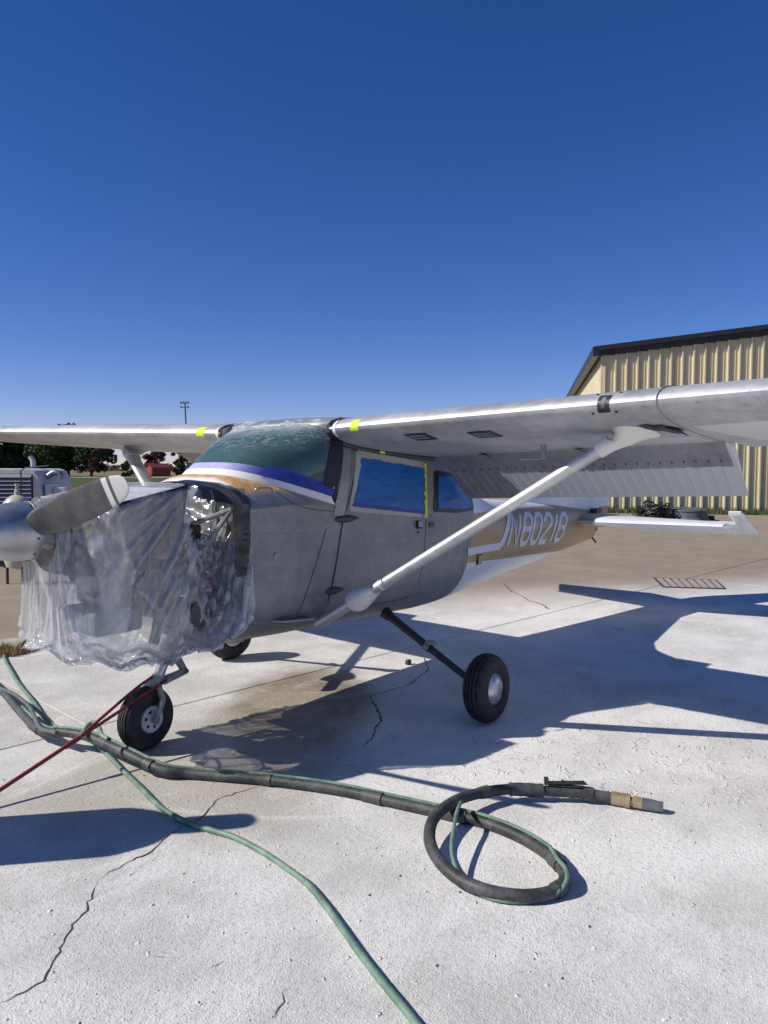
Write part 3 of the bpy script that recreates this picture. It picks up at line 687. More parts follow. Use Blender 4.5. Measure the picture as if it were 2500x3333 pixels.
def film_mat(name, lo=.10, hi=.55, tint=(.80, .83, .86), stretch=(3, 3, 3), scale=4, rough=.14, rot=(0, 0, 0)):
    f = Mat(name); nt = f.nt
    tr = nt.nodes.new('ShaderNodeBsdfTransparent'); tr.inputs[0].default_value = (.965, .97, .975, 1)
    gl = nt.nodes.new('ShaderNodeBsdfGlossy'); gl.inputs['Roughness'].default_value = rough; gl.inputs[0].default_value = (1, 1, 1, 1)
    df = nt.nodes.new('ShaderNodeBsdfDiffuse'); df.inputs[0].default_value = (*tint, 1)
    tl = nt.nodes.new('ShaderNodeBsdfTranslucent'); tl.inputs[0].default_value = (*tint, 1)
    m0 = nt.nodes.new('ShaderNodeMixShader'); m0.inputs[0].default_value = .5; nt.links.new(df.outputs[0], m0.inputs[1]); nt.links.new(tl.outputs[0], m0.inputs[2])
    n = f.noise(scale, 6, .7, f.scaled(*stretch, rot), .5); n2 = f.noise(scale*.35, 3, .6)
    an = nt.nodes.new('ShaderNodeAttribute'); an.attribute_name = 'fold'
    fac = ((n*.6+n2*.4).step(.36, .68)*(hi-lo)+lo+X(nt, an.outputs['Fac']).pow(2.0)*.42).min(.93)
    m1 = nt.nodes.new('ShaderNodeMixShader'); nt.links.new(fac.s, m1.inputs[0]); nt.links.new(tr.outputs[0], m1.inputs[1]); nt.links.new(m0.outputs[0], m1.inputs[2])
    bp = nt.nodes.new('ShaderNodeBump'); bp.inputs['Strength'].default_value = .8; bp.inputs['Distance'].default_value = .018
    nt.links.new((f.noise(scale*1.6, 5, .65, f.scaled(*stretch, rot), .6)).s, bp.inputs['Height'])
    fr = schlick(f, .095, .5, bp.outputs[0]); nt.links.new(bp.outputs[0], gl.inputs['Normal']); nt.links.new(bp.outputs[0], df.inputs['Normal'])
    m2 = nt.nodes.new('ShaderNodeMixShader'); nt.links.new(fr.s, m2.inputs[0]); nt.links.new(m1.outputs[0], m2.inputs[1]); nt.links.new(gl.outputs[0], m2.inputs[2])
    nt.links.new(m2.outputs[0], f.out.inputs[0]); return f.m
MATS['film'] = film_mat('clear_plastic_film', .17, .50, (.94, .95, .96), (5, 3, .9), 2.2, .13, (0, .5, 0))
fw = Mat('creased_plastic_film'); nt = fw.nt
tr = nt.nodes.new('ShaderNodeBsdfTransparent'); df = nt.nodes.new('ShaderNodeBsdfDiffuse'); df.inputs[0].default_value = (.80, .84, .85, 1); gl = nt.nodes.new('ShaderNodeBsdfGlossy'); gl.inputs['Roughness'].default_value = .22
crk = fw.noise(5, 4, .7, fw.scaled(1.5, 1.0, 6), 1.5); line_ = 1-(crk-.5).abs().step(.004, .022)
fleck = fw.voro(46).step(.02, .30); fl2 = (1-fleck)*fw.noise(6, 3).step(.52, .62)*(fw.y*-1+.18).step(-.3, .0)*((fw.y+.32).step(-.1, .15))
topw = (fw.z-1.845+(fw.y-.1)*.05).step(-.05, .055)*(fw.y+.42).step(-.05, .06)*fw.noise(8, 5, .7, fw.scaled(2, 1, 3), 1.0).step(.30, .62)
fac = ((line_*.35*(fw.z-1.70).step(0, .10)).max(topw*.62)).max(fl2*.45)+.02
m1 = nt.nodes.new('ShaderNodeMixShader'); nt.links.new(fac.s, m1.inputs[0]); nt.links.new(tr.outputs[0], m1.inputs[1]); nt.links.new(df.outputs[0], m1.inputs[2])
fr = schlick(fw, .03, .4); m2 = nt.nodes.new('ShaderNodeMixShader'); nt.links.new(fr.s, m2.inputs[0]); nt.links.new(m1.outputs[0], m2.inputs[1]); nt.links.new(gl.outputs[0], m2.inputs[2]); nt.links.new(m2.outputs[0], fw.out.inputs[0])
MATS['film_ws'] = fw.m
m = MB(); S = []
for s in np.linspace(-.04, 1.10, 50):
    row = []
    for t in np.linspace(-.93, .93, 110):
        p = ws(t, min(max(s, 0), 1.0), .006)
        if s > 1: p = p+np.array([.10*(s-1)*6, 0, .045*(s-1)*6])
        k = (max(0, s-.45)/.55)
        n_ = mnoise.fractal(Vector((t*3.5+s*2.2, s*5-t*1.4, 1.3)), 1, 2, 4)
        p = p+np.array([-.5, 0, .6])*(.002+.014*k)*max(-.25, n_)
        row.append(p)
    S.append(row)
m.loft(S, closed=False, cap=False); m.build('windshield_film', MATS['film_ws'], plane, smooth=60)

# things laid on the fuselage side
def sp(x, z, off=0.0): return (x, -(side(x, z)+off), z)
def roundpoly(P, r, n=5):
    P = [np.array(p, float) for p in P]; out = []
    for i in range(len(P)):
        a, b, c = P[i-1], P[i], P[(i+1) % len(P)]; ra = min(r, np.linalg.norm(a-b)*.45, np.linalg.norm(c-b)*.45)
        p0 = b+(a-b)/np.linalg.norm(a-b)*ra; p1 = b+(c-b)/np.linalg.norm(c-b)*ra
        for k in range(n+1):
            t = k/n; out.append((1-t)**2*p0+2*t*(1-t)*b+t*t*p1)
    return out
def densify(P, d):
    out = []
    for i in range(len(P)):
        a, b = np.array(P[i]), np.array(P[(i+1) % len(P)]); n = max(1, int(np.linalg.norm(b-a)/d))
        out += [a+(b-a)*k/n for k in range(n)]
    return out
def patch(name, poly, off, mat, parent=plane, rings=7, skirt=.012, wob=0, mirror=False, smooth=60):
    c = np.mean(poly, axis=0); n = len(poly); m = MB(); vs = []; sg = -1 if mirror else 1
    def pt(x, z, o):
        p = sp(x, z, o); return (p[0], sg*p[1], p[2])
    for p in poly: vs.append(pt(p[0], p[1], off-skirt))
    for r in range(rings):
        s = 1-r/rings
        for p in poly:
            q = c+(p-c)*s; w = wob*mnoise.noise(Vector((q[0]*9, q[1]*16, 5))) if r else 0
            vs.append(pt(q[0], q[1], off+w))
    vs.append(pt(c[0], c[1], off)); fs = []
    for r in range(rings): fs += [(r*n+k, r*n+(k+1) % n, (r+1)*n+(k+1) % n, (r+1)*n+k) for k in range(n)]
    fs += [(rings*n+k, rings*n+(k+1) % n, (rings+1)*n) for k in range(n)]
    m.add(vs, fs); return m.build(name, mat, parent, smooth=smooth)
def line(name, pts, mat='seam', r=.0028, off=.001, parent=plane, n=8):
    P = spline([np.array(p) for p in pts], n) if len(pts) > 2 else [np.array(pts[0])+(np.array(pts[1])-np.array(pts[0]))*k/10 for k in range(11)]
    return MB().tube([sp(p[0], p[1], off) for p in P], r, 6).build(name, MATS[mat], parent)

Q = lambda U, V, y=-.53: (lambda p: (p[0], p[2]))(onY(U, V, y))
door_poly = densify(roundpoly([Q(1160, 1440), Q(1390, 1492), Q(1362, 1930), Q(1330, 1953), Q(1128, 1992), Q(1072, 1960)], .05), .06)
door = patch('door', door_poly, .0025, MATS['fuselage'], rings=10, skirt=.004)
wf = densify(roundpoly([Q(1167, 1464), Q(1388, 1505), Q(1381, 1684), Q(1131, 1664)], .03), .05)
patch('window_frame', wf, .010, simple('pale_grey_window_frame', (.45, .45, .44), .5, 0, .06, 6), door)
film = Mat('blue_window_film'); n1 = film.noise(3, 5, .65, film.scaled(1, 1, 9)); n2 = film.noise(1.4, 4, .7, film.scaled(2, 2, 16), 1.2)
film.set(col=film.mix(n2.step(.66, .74)*.6, film.mix(n1.step(.3, .7), (.008, .100, .38), (.015, .150, .50)), (.35, .48, .62)), rough=n1*.25+.26, spec=.35); film.bump(n1, .25, .01)
def ragged(P, amp, seed): 
    r = np.random.default_rng(seed); return [np.array(p)+r.normal(0, amp, 2) for p in P]
patch('window_film', ragged(densify([Q(1180, 1490), Q(1379, 1523), Q(1376, 1672), Q(1144, 1645)], .025), .003, 4), .014, film.m, door, wob=.004)
patch('masking_tape', ragged(densify([Q(1145, 1638), Q(1376, 1662), Q(1376, 1673), Q(1141, 1648)], .03), .0015, 5), .018, MATS['tape_blue'], door, rings=2, skirt=.003)
tp = [Q(1379, 1510), Q(1389, 1508), Q(1385, 1684), Q(1373, 1684), Q(1377, 1655), Q(1374, 1630), Q(1380, 1622), Q(1373, 1606), Q(1381, 1592), Q(1376, 1576), Q(1381, 1560), Q(1375, 1548), Q(1383, 1540)]
m = MB(); vs = [sp(p[0], p[1], .0195) for p in tp]; m.add(vs, [tuple(range(len(vs)))]); m.build('lime_tape', MATS['tape_green'], door, smooth=0)
line('door_gap', [Q(1150, 1560), Q(1131, 1637), Q(1114, 1700), Q(1096, 1815), Q(1078, 1927), Q(1076, 1958)], r=.0035, off=.003)
line('door_gap', [Q(1133, 1990), Q(1230, 1972), Q(1330, 1952), Q(1350, 1942)], r=.003, off=.003)
line('panel_seam', [Q(1062, 1720), Q(1040, 1800), Q(1010, 1900), Q(985, 2005)], r=.0022)
line('panel_seam', [Q(1386, 1690), Q(1381, 1782), Q(1368, 1900)], r=.0016)
line('panel_seam', [Q(905, 1600), Q(960, 1640), Q(1020, 1658), Q(1085, 1664)], r=.002)
# door post, lighter strip by the windshield, black masking strip
post = densify([Q(1128, 1452), Q(1152, 1455), Q(1118, 1680), Q(1084, 1675)], .05); patch('door_post', post, .006, MATS['alu'], rings=3, skirt=.006)
patch('post_edge', densify([Q(1112, 1450), Q(1126, 1452), Q(1094, 1592), Q(1084, 1590)], .05), .004, MATS['stripe_white'], rings=3)
m = MB(); S = []
for s in np.linspace(-.22, .97, 16): S.append([ws(-1+k*(.0105+.006*max(s, 0)), max(s, 0), .012) + np.array([0, 0, min(s, 0)*.35]) for k in range(6)])
m.loft(S, closed=False, cap=False); m.build('masking_strip', simple('navy_black_tape', (.010, .012, .026), .5, 0, .3, 12), plane, smooth=60)
m = MB(); S = []                                  # blue tape along the lower windshield corner
for k in range(24):
    t = -1+k*.0155; a = c_blue(t)+np.array([-.003, -.004, .002]); b = c_glass(t)+np.array([-.004, -.005, .004]); S.append([a, (a+b)/2, b+(b-a)*(.25+.2*mnoise.noise(Vector((t*40, 0, 0))))])
m.loft(S, closed=False, cap=False); m.build('masking_tape', MATS['tape_blue'], plane, smooth=0)
# rear side window
rwp = densify(roundpoly([Q(1413, 1530, -.52), Q(1478, 1539, -.51), Q(1547, 1636, -.49), Q(1543, 1660, -.49), Q(1480, 1670, -.51), Q(1406, 1666, -.52)], .03), .03)
patch('rear_window', rwp, .006, MATS['black'], rings=5)
patch('window_film', ragged(densify([Q(1424, 1548, -.52), Q(1474, 1555, -.51), Q(1540, 1640, -.49), Q(1534, 1652, -.49), Q(1480, 1658, -.51), Q(1418, 1655, -.52)], .02), .004, 9), .012, film.m, wob=.006)
# hinges, handle and lock
def lens(name, U, V, rx, rz, h, mat, parent, y=-.53, rot=0):
    x0, z0 = Q(U, V, y); m = MB(); vs = []; n = 24; R_ = 5
    for r in range(R_):
        s = 1-r/(R_-1)*.999; 
        for k in range(n):
            a = 2*math.pi*k/n; dx, dz = rx*s*math.cos(a), rz*s*math.sin(a)*(1 if math.cos(a) < 0 else (1-.55*abs(math.cos(a))))
            x, z = x0+dx*math.cos(rot)-dz*math.sin(rot), z0+dx*math.sin(rot)+dz*math.cos(rot); vs.append(sp(x, z, -.003+(h+.003)*math.sqrt(max(0, 1-s*s))))
    fs = [(r*n+k, r*n+(k+1) % n, (r+1)*n+(k+1) % n, (r+1)*n+k) for r in range(R_-1) for k in range(n)]+[tuple((R_-1)*n+k for k in range(n))]
    return m.add(vs, fs).build(name, mat, parent)
lens('hinge', 1128, 1688, .125, .028, .03, MATS['hinge'], door); lens('hinge', 1092, 1922, .090, .028, .028, MATS['hinge'], door)
x, z = Q(1361, 1706); m = MB(); m.box((x, -side(x, z)-.008, z), (.050, .02, .045)); m.build('door_handle', MATS['steel'], door, smooth=0, bevel=.005)
m = MB(); m.box((x-.028, -side(x, z)-.010, z), (.010, .02, .055)); m.box((x, -side(x, z)-.010, z-.026), (.055, .02, .008)); m.build('handle_recess', MATS['seam'], door, smooth=0)
x, z = Q(1403, 1708); m = MB(); m.box((x, -side(x, z)-.006, z), (.055, .014, .035)); m.build('latch_plate', MATS['hinge'], plane, smooth=0, bevel=.003)
x, z = Q(1359, 1732); MB().lathe([(.012, 0), (.012, .012), (.006, .013)], sp(x, z, -.004), (0, -1, 0), 14).build('door_lock', MATS['hinge'], door)
x, z = Q(905, 1810); MB().lathe([(.022, 0), (.022, .008), (.016, .010)], sp(x, z, -.003), (0, -1, 0), 20).build('drain_plug', MATS['steel'], plane)
x, z = Q(1560, 1820, -.48); m = MB(); m.box((x, -side(x, z)-.004, z), (.07, .012, .075)); m.build('baggage_latch', MATS['gold'], plane, smooth=0, bevel=.004); m = MB(); m.box((x-.032, -side(x, z)-.006, z), (.012, .014, .085)); m.box((x, -side(x, z)-.006, z+.036), (.06, .012, .008)); m.build('latch_recess', MATS['seam'], plane, smooth=0)
m = MB()                                          # cowl lift handle
P = [onY(828, 1600, -.50), onY(838, 1590, -.515), onY(870, 1588, -.515), onY(884, 1592, -.51), onY(886, 1602, -.50)]
MB().tube(spline(P, 4), .006, 8).build('grab_wire', MATS['steel'], plane)
x, z = Q(972, 2015); m = MB(); a = sp(x-.15, z+.008, -.01); b = sp(x+.14, z-.012, -.01); m.add([a, b, (b[0], b[1]-.075, b[2]-.004), (a[0]+.03, a[1]-.075, a[2]-.004)]+[(p[0], p[1], p[2]-.012) for p in (a, b, (b[0], b[1]-.075, b[2]), (a[0]+.03, a[1]-.075, a[2]))], [(0, 1, 2, 3), (7, 6, 5, 4), (2, 6, 7, 3), (0, 3, 7, 4), (1, 5, 6, 2)]); m.build('step_plate', MATS['alu'], plane, smooth=0)
# rivet rows on the cabin side
m = MB()
def rivets(a, b, n):
    for k in range(n):
        p = np.array(a)+(np.array(b)-np.array(a))*k/(n-1); c = Vector(sp(p[0], p[1], 0)); m.lathe([(.0056, -.002), (.0056, .0012), (.003, .003)], c, (0, -1, 0), 6)
rivets(Q(845, 1740), Q(1075, 1735), 22); rivets(Q(900, 1850), Q(1060, 1880), 14); rivets(Q(800, 1900), Q(780, 2010), 10); rivets(Q(1140, 1470), Q(1100, 1660), 16); rivets(Q(1410, 1690), Q(1395, 1930), 16); rivets(Q(800, 2030), Q(1000, 2045), 18)
for x in (2.35, 2.9, 3.5, 4.1, 4.7): rivets((x, .75), (x+.05, 1.25), 16)
o = m.build('rivets', MATS['steel'], plane); o['kind'] = 'stuff'

# registration lettering, slanted block capitals, and the white trim line
def strokes(ch):
    w, h, c = .62, 1.0, .16
    if ch == '8': return [[(c, 0), (w-c, 0), (w, c), (w, .5-c*.4), (w-c*.6, .5), (c*.6, .5), (0, .5-c*.4), (0, c), (c, 0)], [(c*.6, .5), (w-c*.6, .5), (w, .5+c*.4), (w, h-c), (w-c, h), (c, h), (0, h-c), (0, .5+c*.4), (c*.6, .5)]]
    if ch == '0': return [[(c, 0), (w-c, 0), (w, c), (w, h-c), (w-c, h), (c, h), (0, h-c), (0, c), (c, 0)]]
    if ch == '2': return [[(0, h-c*1.6), (0, h-c), (c, h), (w-c, h), (w, h-c), (w, .62), (0, .12), (0, 0), (w, 0)]]
    if ch == '1': return [[(w*.5, 0), (w*.5, h)]]
    if ch == 'N': return [[(0, 0), (0, h), (w, 0), (w, h)]]
def letter_poly(m, pts, t, mp):
    P = [np.array(p, float) for p in pts]; closed = np.allclose(P[0], P[-1]); n = len(P)
    if closed: P = P[:-1]; n -= 1
    L, R_ = [], []
    for i in range(n):
        a = P[i-1] if (closed or i) else None; b = P[i]; c = P[(i+1) % n] if (closed or i < n-1) else None
        d1 = (b-a)/np.linalg.norm(b-a) if a is not None else None; d2 = (c-b)/np.linalg.norm(c-b) if c is not None else None
        if d1 is None: d1 = d2
        if d2 is None: d2 = d1
        n1, n2 = np.array([-d1[1], d1[0]]), np.array([-d2[1], d2[0]]); k = n1+n2; k /= max(.35, 1+n1 @ n2)
        L.append(b+k*t/2); R_.append(b-k*t/2)
    for i in range(n if closed else n-1):          # every stroke in small steps so that it follows the curved skin
        a0, a1, b0, b1 = L[i], R_[i], L[(i+1) % n], R_[(i+1) % n]; k = 12
        vs = []
        for q in range(k+1):
            for e in (0, .5, 1): vs.append(mp(*((a0+(b0-a0)*q/k)*(1-e)+(a1+(b1-a1)*q/k)*e)))
        m.add(vs, [(3*q+e, 3*q+e+1, 3*q+e+4, 3*q+e+3) for q in range(k) for e in (0, 1)])
MATS['letter'] = simple('white_letter_paint', (.72, .73, .74), .3, 0, .04, 8)
bl_, tl_, br_, tr_ = [np.array(v) for v in ((3.215, .925), (3.44, 1.218), (4.62, .862), (4.90, 1.150))]
adv = {'N': .96, '8': .86, '0': .88, '2': .88, '1': .56}; txt = 'N80218'; tot = sum(adv[c] for c in txt)-.24; cx = 0
for ch in txt:
    m = MB()
    def mp(a, b):
        s = (cx+a)/tot; q = (bl_*(1-s)+br_*s)*(1-b)+(tl_*(1-s)+tr_*s)*b; return sp(q[0], q[1], .004)
    for st in strokes(ch): letter_poly(m, [(a+(.0 if ch != '1' else -.12), b*.90+.05) for a, b in st], .165, mp)
    m.build('registration_letter', MATS['letter'], plane, smooth=0); cx += adv[ch]
m = MB()
letter_poly(m, [(2.43, .955), (2.80, .955), (3.04, .948), (3.12, .985), (3.42, 1.252)], .062, lambda a, b: sp(a, b, .0038)); m.build('trim_line', MATS['letter'], plane, smooth=0)

# ------------------------------------------------------------------ wings
INC = math.radians(6.3)
def af(xc):                                      # NACA 2412 thickness and camber
    t = .12; yt = 5*t*(.2969*math.sqrt(xc)-.1260*xc-.3516*xc**2+.2843*xc**3-.1036*xc**4); mm, pp = .02, .4
    yc = mm/pp**2*(2*pp*xc-xc*xc) if xc < pp else mm/(1-pp)**2*((1-2*pp)+2*pp*xc-xc*xc)
    return yc+yt, yc-yt
def wgeo(ay):
    zle = 1.862+.033*(ay-.53)
    if ay <= 2.55: return .80, zle, 1.63
    s = (ay-2.55)/(5.35-2.55); return .80+.13*s, zle, 1.63-.50*s
def wpt(ay, xc, zz, sg):
    x0, z0, c = wgeo(ay); X_, Z_ = xc*c, zz*c
    return (x0+X_*math.cos(INC)+Z_*math.sin(INC), sg*ay, z0-X_*math.sin(INC)+Z_*math.cos(INC))
def wlow(x, ay):                                 # height of the lower surface
    x0, z0, c = wgeo(ay); xc = (x-x0)/c/math.cos(INC); return wpt(ay, max(0, min(1, xc)), af(max(0, min(1, xc)))[1], -1)[2]
US = [.5*(1-math.cos(math.pi*k/22)) for k in range(23)]
def wsec(ay, sg, xu=1.0, xl=1.0):
    up_ = [u*xu for u in US][::-1]; lo_ = [u*xl for u in US][1:]
    P = [wpt(ay, u, af(u)[0], sg) for u in up_]+[wpt(ay, u, af(u)[1], sg) for u in lo_]
    return P
YF = 2.58
for sg, mat in ((-1, MATS['wing']), (1, MATS['wing_r'])):
    m = MB(); m.loft([wsec(y, sg, .80, .69) for y in np.linspace(.52, YF, 10)]); 
    m.loft([wsec(y, sg) for y in np.linspace(YF+.0005, 5.35, 10)]+[[(lambda a, b: tuple(np.array(a)*(1-q)+np.array(b)*q))(p, (wpt(5.35, .4, .01, sg)[0], sg*(5.35+.16*math.sin(q*1.5)), wpt(5.35, .4, .01, sg)[2])) for p in wsec(5.35, sg)] for q in (.15, .4, .8, .97)])
    wing = m.build('wing', mat, plane, smooth=35)
    # flap, lowered
    P1 = None; m = MB(); secs = []
    fa = math.radians(35.5)
    fprof = [(0, .0), (.01, .034), (.05, .052), (.12, .054), (.25, .040), (.40, .020), (.575, .003), (.575, -.002), (.40, -.003), (.20, -.006), (.08, -.012), (.02, -.014)]
    def fpt(ay, a, b):
        x0, z0, c = wgeo(ay); hx = 1.925; hz = wlow(1.925, ay)+.016
        return (hx+a*math.cos(fa)+b*math.sin(fa), sg*ay, hz-a*math.sin(fa)+b*math.cos(fa))
    for y in np.linspace(.555, YF-.01, 8): secs.append([fpt(y, a, b) for a, b in fprof])
    m.loft(secs); flap = m.build('flap', MATS['flap'] if sg < 0 else MATS['alu'], plane, smooth=35)
    if sg < 0:
        MATS['bead'] = simple('flap_bead', (.42, .42, .43), .5, .2, .1, 10); ys = np.linspace(.62, YF-.09, 27)
        for y in ys:
            m = MB(); m.tube([fpt(y, .20, -.004), fpt(y, .23, -.007), fpt(y, .54, -.003)], [.002, .0065, .0065], 6); m.build('bead', MATS['flap'], flap)
            MB().tube([fpt(y, .185, -.006), fpt(y, .203, -.006)], .0055, 6).build('bead_end', MATS['hinge'], flap)
        for y, U_ in ((1.02, 0), (1.72, 0)):
            m = MB(); x, z = 1.87, wlow(1.87, y); m.add([(x-.10, -y+.02, z-.004), (x+.02, -y+.035, z-.002), (x+.05, -y, z-.03), (x+.02, -y-.02, z-.035), (x-.03, -y-.01, z-.012)], [(0, 1, 2, 3, 4)]); m.build('flap_track_cover', MATS['black'], wing, smooth=0, solid=.004)
    # aileron gap line and wing joint band
    ring = [wpt(2.553, u, af(u)[0]+.0012, sg) for u in US[:18][::-1]]+[wpt(2.553, u, af(u)[1]-.0012, sg) for u in US[1:17]]
    if sg < 0: MB().tube(ring, .0035, 5).build('skin_joint', MATS['steel'], wing)
    # struts
    top = np.array([1.17, sg*2.30, wlow(1.17, 2.30)]); bot = np.array([.735, sg*.50, .645])
    STR = (bot, top); dv = top-bot; L = np.linalg.norm(dv); dv /= L
    e1 = np.array([1, 0, 0])-dv*dv[0]; e1 /= np.linalg.norm(e1); e2 = np.cross(dv, e1)
    def ssec(s, w, t, nn=28):
        c = bot+dv*L*s; return [tuple(c+e1*(w*math.cos(a)*(1 if math.cos(a) < 0 else 1.35))+e2*(t*math.sin(a)*(1-.25*max(0, math.cos(a))))) for a in [2*math.pi*k/nn for k in range(nn)]]
    st = MB().loft([ssec(s, .053, .032) for s in (0, .15, .27, .6, .92, .925)]).build('wing_strut', MATS['alu_bright'], plane, smooth=50)
    if sg < 0:
        m = MB(); m.loft([ssec(s, w, t) for s, w, t in ((.118, .035, .022), (.124, .066, .052), (.138, .086, .070), (.155, .090, .074), (.175, .082, .062), (.197, .065, .044), (.209, .058, .037), (.2095, .045, .025))]); cuff = m.build('lower_cuff', simple('primer_white_cuff', (.70, .68, .64), .5, 0, .08, 9), st, smooth=60)
        MB().loft([ssec(s, .0545, .0335) for s in (.234, .239)]).build('white_band', MATS['white'], st, smooth=50)
    else:
        MB().loft([ssec(s, w, t) for s, w, t in ((.15, .07, .05), (.175, .11, .085), (.21, .10, .072), (.25, .070, .044))]).build('lower_cuff', MATS['white'], st, smooth=60)
    # trumpet-shaped fairing where strut meets wing
    m = MB(); S = [ssec(.908, .055, .034), ssec(.910, .063, .041), ssec(.928, .064, .042), ssec(.945, .065, .044)]
    n_ = 28
    def foot(rx0, rx1, ry, dz, sh):
        out = []; cpt = top-dv*(sh/dv[2])
        for k in range(n_):
            a = 2*math.pi*k/n_; x = cpt[0]+.03+(rx0 if math.cos(a) < 0 else rx1)*math.cos(a); y = cpt[1]+ry*math.sin(a)
            out.append((x, y, wlow(x, abs(y))-dz))
        return out
    def align(sec, ref):                          # rotate ring so that it follows the ref ring
        best = None; sec = [np.array(p) for p in sec]; ref = [np.array(p) for p in ref]
        cs, cr = sum(sec)/n_, sum(ref)/n_
        for rev in (0, 1):
            q = sec[::-1] if rev else sec
            for k in range(n_):
                w = q[k:]+q[:k]; c = sum((((a-cs)-(b-cr))**2).sum() for a, b in zip(w, ref))
                if best is None or c < best[0]: best = (c, w)
        return best[1]
    rings = [foot(.078, .105, .052, .062, .046), foot(.090, .150, .058, .036, .026), foot(.118, .215, .070, .015, .010), foot(.158, .285, .092, .003, .0), foot(.160, .288, .094, -.012, .0)]
    for f_ in rings: S.append(align(f_, S[3] if len(S) == 4 else S[-1]))
    m.loft([[tuple(p) for p in q] for q in S]); m.build('upper_fairing', simple('cream_fairing', (.84, .82, .76), .45, 0, .05, 8) if sg < 0 else MATS['alu_bright'], st, smooth=60)
    # lime tape on the leading edge
    for y0, y1 in (((.70, .765),) if sg < 0 else ((.71, .80), (.545, .575))):
        m = MB(); S = [[wpt(y, u, z, sg) for u, z in [(q, af(q)[0]+.0022) for q in (.020, .012, .005)]+[(0, 0)]+[(q, af(q)[1]-.0022) for q in (.004, .008)]] for y in np.linspace(y0, y1, 4)]
        for s_ in S: s_[3] = tuple(np.array(s_[3])+np.array([-.0025, 0, 0]))
        m.loft(S, closed=False, cap=False); m.build('lime_tape', MATS['tape_green'], wing, smooth=60)
wl = [o for o in plane.children if o.name.startswith('wing') and o.name.split('.')[0] == 'wing'][0]
def under(name, x, ay, dx, dy, mat, skew=0.0, parent=None, h=.003):
    m = MB(); q = []
    for a, b in ((-1, -1), (1, -1), (1, 1), (-1, 1)):
        px_, py_ = x+a*dx/2, ay+b*dy/2+a*skew; q.append((px_, -py_, wlow(px_, py_)))
    m.add([(a, b, c-h) for a, b, c in q]+[(a, b, c+.004) for a, b, c in q], [(0, 1, 2, 3)]+[(k, (k+1) % 4, 4+(k+1) % 4, 4+k) for k in range(4)]); return m.build(name, mat, parent or wl, smooth=0)
MATS['louvre_dark'] = simple('dark_access_opening', (.035, .038, .042), .5, .3, .3, 30)
for U, V in ((1370, 1420), (1578, 1412)):          # two dark access openings under the wing: march the view ray to the surface
    v = ray(U, V); t = 2.0
    while t < 12:
        p = CAM+v*t
        if .8 < p[0] < 2.3 and p[2] > wlow(p[0], -p[1]): break
        t += .004
    under('access_opening', p[0], -p[1], .135, .15, MATS['louvre_dark'], h=.008)
    for k in (-.3, .1): under('louvre', p[0]+k*.12, -p[1], .010, .11, MATS['steel'], h=.011)
# fuel vent pipe
vp = np.array([1.53, -1.62]); z = wlow(vp[0], 1.62)
m = MB(); m.bar((vp[0], vp[1], z+.01), (vp[0], vp[1], z-.085), .020, .055, up=(1, 0, 0)); m.build('vent_fairing', MATS['steel'], wl, smooth=0, bevel=.004)
MB().tube(spline([(vp[0], vp[1], z-.075), (vp[0]-.06, vp[1]+.03, z-.085), (vp[0]-.17, vp[1]+.06, z-.087), (vp[0]-.19, vp[1]+.065, z-.10)], 4), .008, 8).build('vent_pipe', MATS['steel'], wl)
# stall warning opening and its rivets on the leading edge
m = MB(); S = [[wpt(y, u, z, -1) for u, z in ((.022, af(.022)[0]+.003), (.006, af(.006)[0]+.003), (-.0012, .001), (.004, af(.004)[1]-.003), (.016, af(.016)[1]-.003))] for y in (2.27, 2.33)]
m.loft(S, closed=False, cap=False); m.build('stall_vane_opening', MATS['louvre_dark'], wl, smooth=60)
m = MB(); S = [[wpt(y, u, z, -1) for u, z in ((.009, af(.009)[0]+.005), (-.0025, .003), (.003, af(.003)[1]-.004))] for y in (2.29, 2.31)]; m.loft(S, closed=False, cap=False); m.build('stall_vane', MATS['hinge'], wl, smooth=60)
for y in (2.24, 2.355):
    for u in (.045, .020):
        zz = af(u)[0] if u > .03 else af(u)[1]; MB().lathe([(.008, -.004), (.008, .002), (.004, .005)], wpt(y, u, zz, -1), (-.6, 0, .8 if u > .03 else -.7), 10).build('screw', MATS['dark'], wl)
# torn black tape beside the strut fairing
m = MB()
for k in range(6):
    x = 1.02+.03*k; y = 2.44+.02*k+RNG.normal(0, .012); m.add([(x, -y, wlow(x, y)-.004), (x+.10, -y-.03, wlow(x+.1, y)-.022-.01*(k % 2)), (x+.12, -y+.05, wlow(x+.12, y)-.006), (x+.02, -y+.06, wlow(x+.02, y)-.004)], [(0, 1, 2, 3)])
m.build('torn_tape', MATS['black'], wl, smooth=0)
under('torn_tape', 1.90, 3.02, .10, .34, MATS['dark'], skew=.02)
# cabin roof between the wings
m = MB(); m.loft([[wpt(.53, u, af(u)[0]+.012*math.cos(y/.56*1.5), 1)[::1] for u in US] for y in (0,)]*2, cap=False) if False else None
S = []
for y in np.linspace(-.515, .515, 15):
    row = []
    for u in [-.005]+[q*.86 for q in US]:
        p = wpt(.53, max(u, 0), af(max(u, 0))[0], 1); row.append((max(p[0]-(.02 if u < 0 else 0), c_top(y/.515)[0]-.012), y, p[2]+.016*math.cos(y/.56*1.5)+(-.05 if u < 0 else 0)))
    S.append(row)
m = MB(); m.loft(S, closed=False, cap=False); m.build('cabin_roof', MATS['alu'], plane, smooth=60)
m = MB(); m.box((1.55, 0, 1.83), (1.3, .98, .02)); m.build('headliner', MATS['interior'], plane, smooth=0)
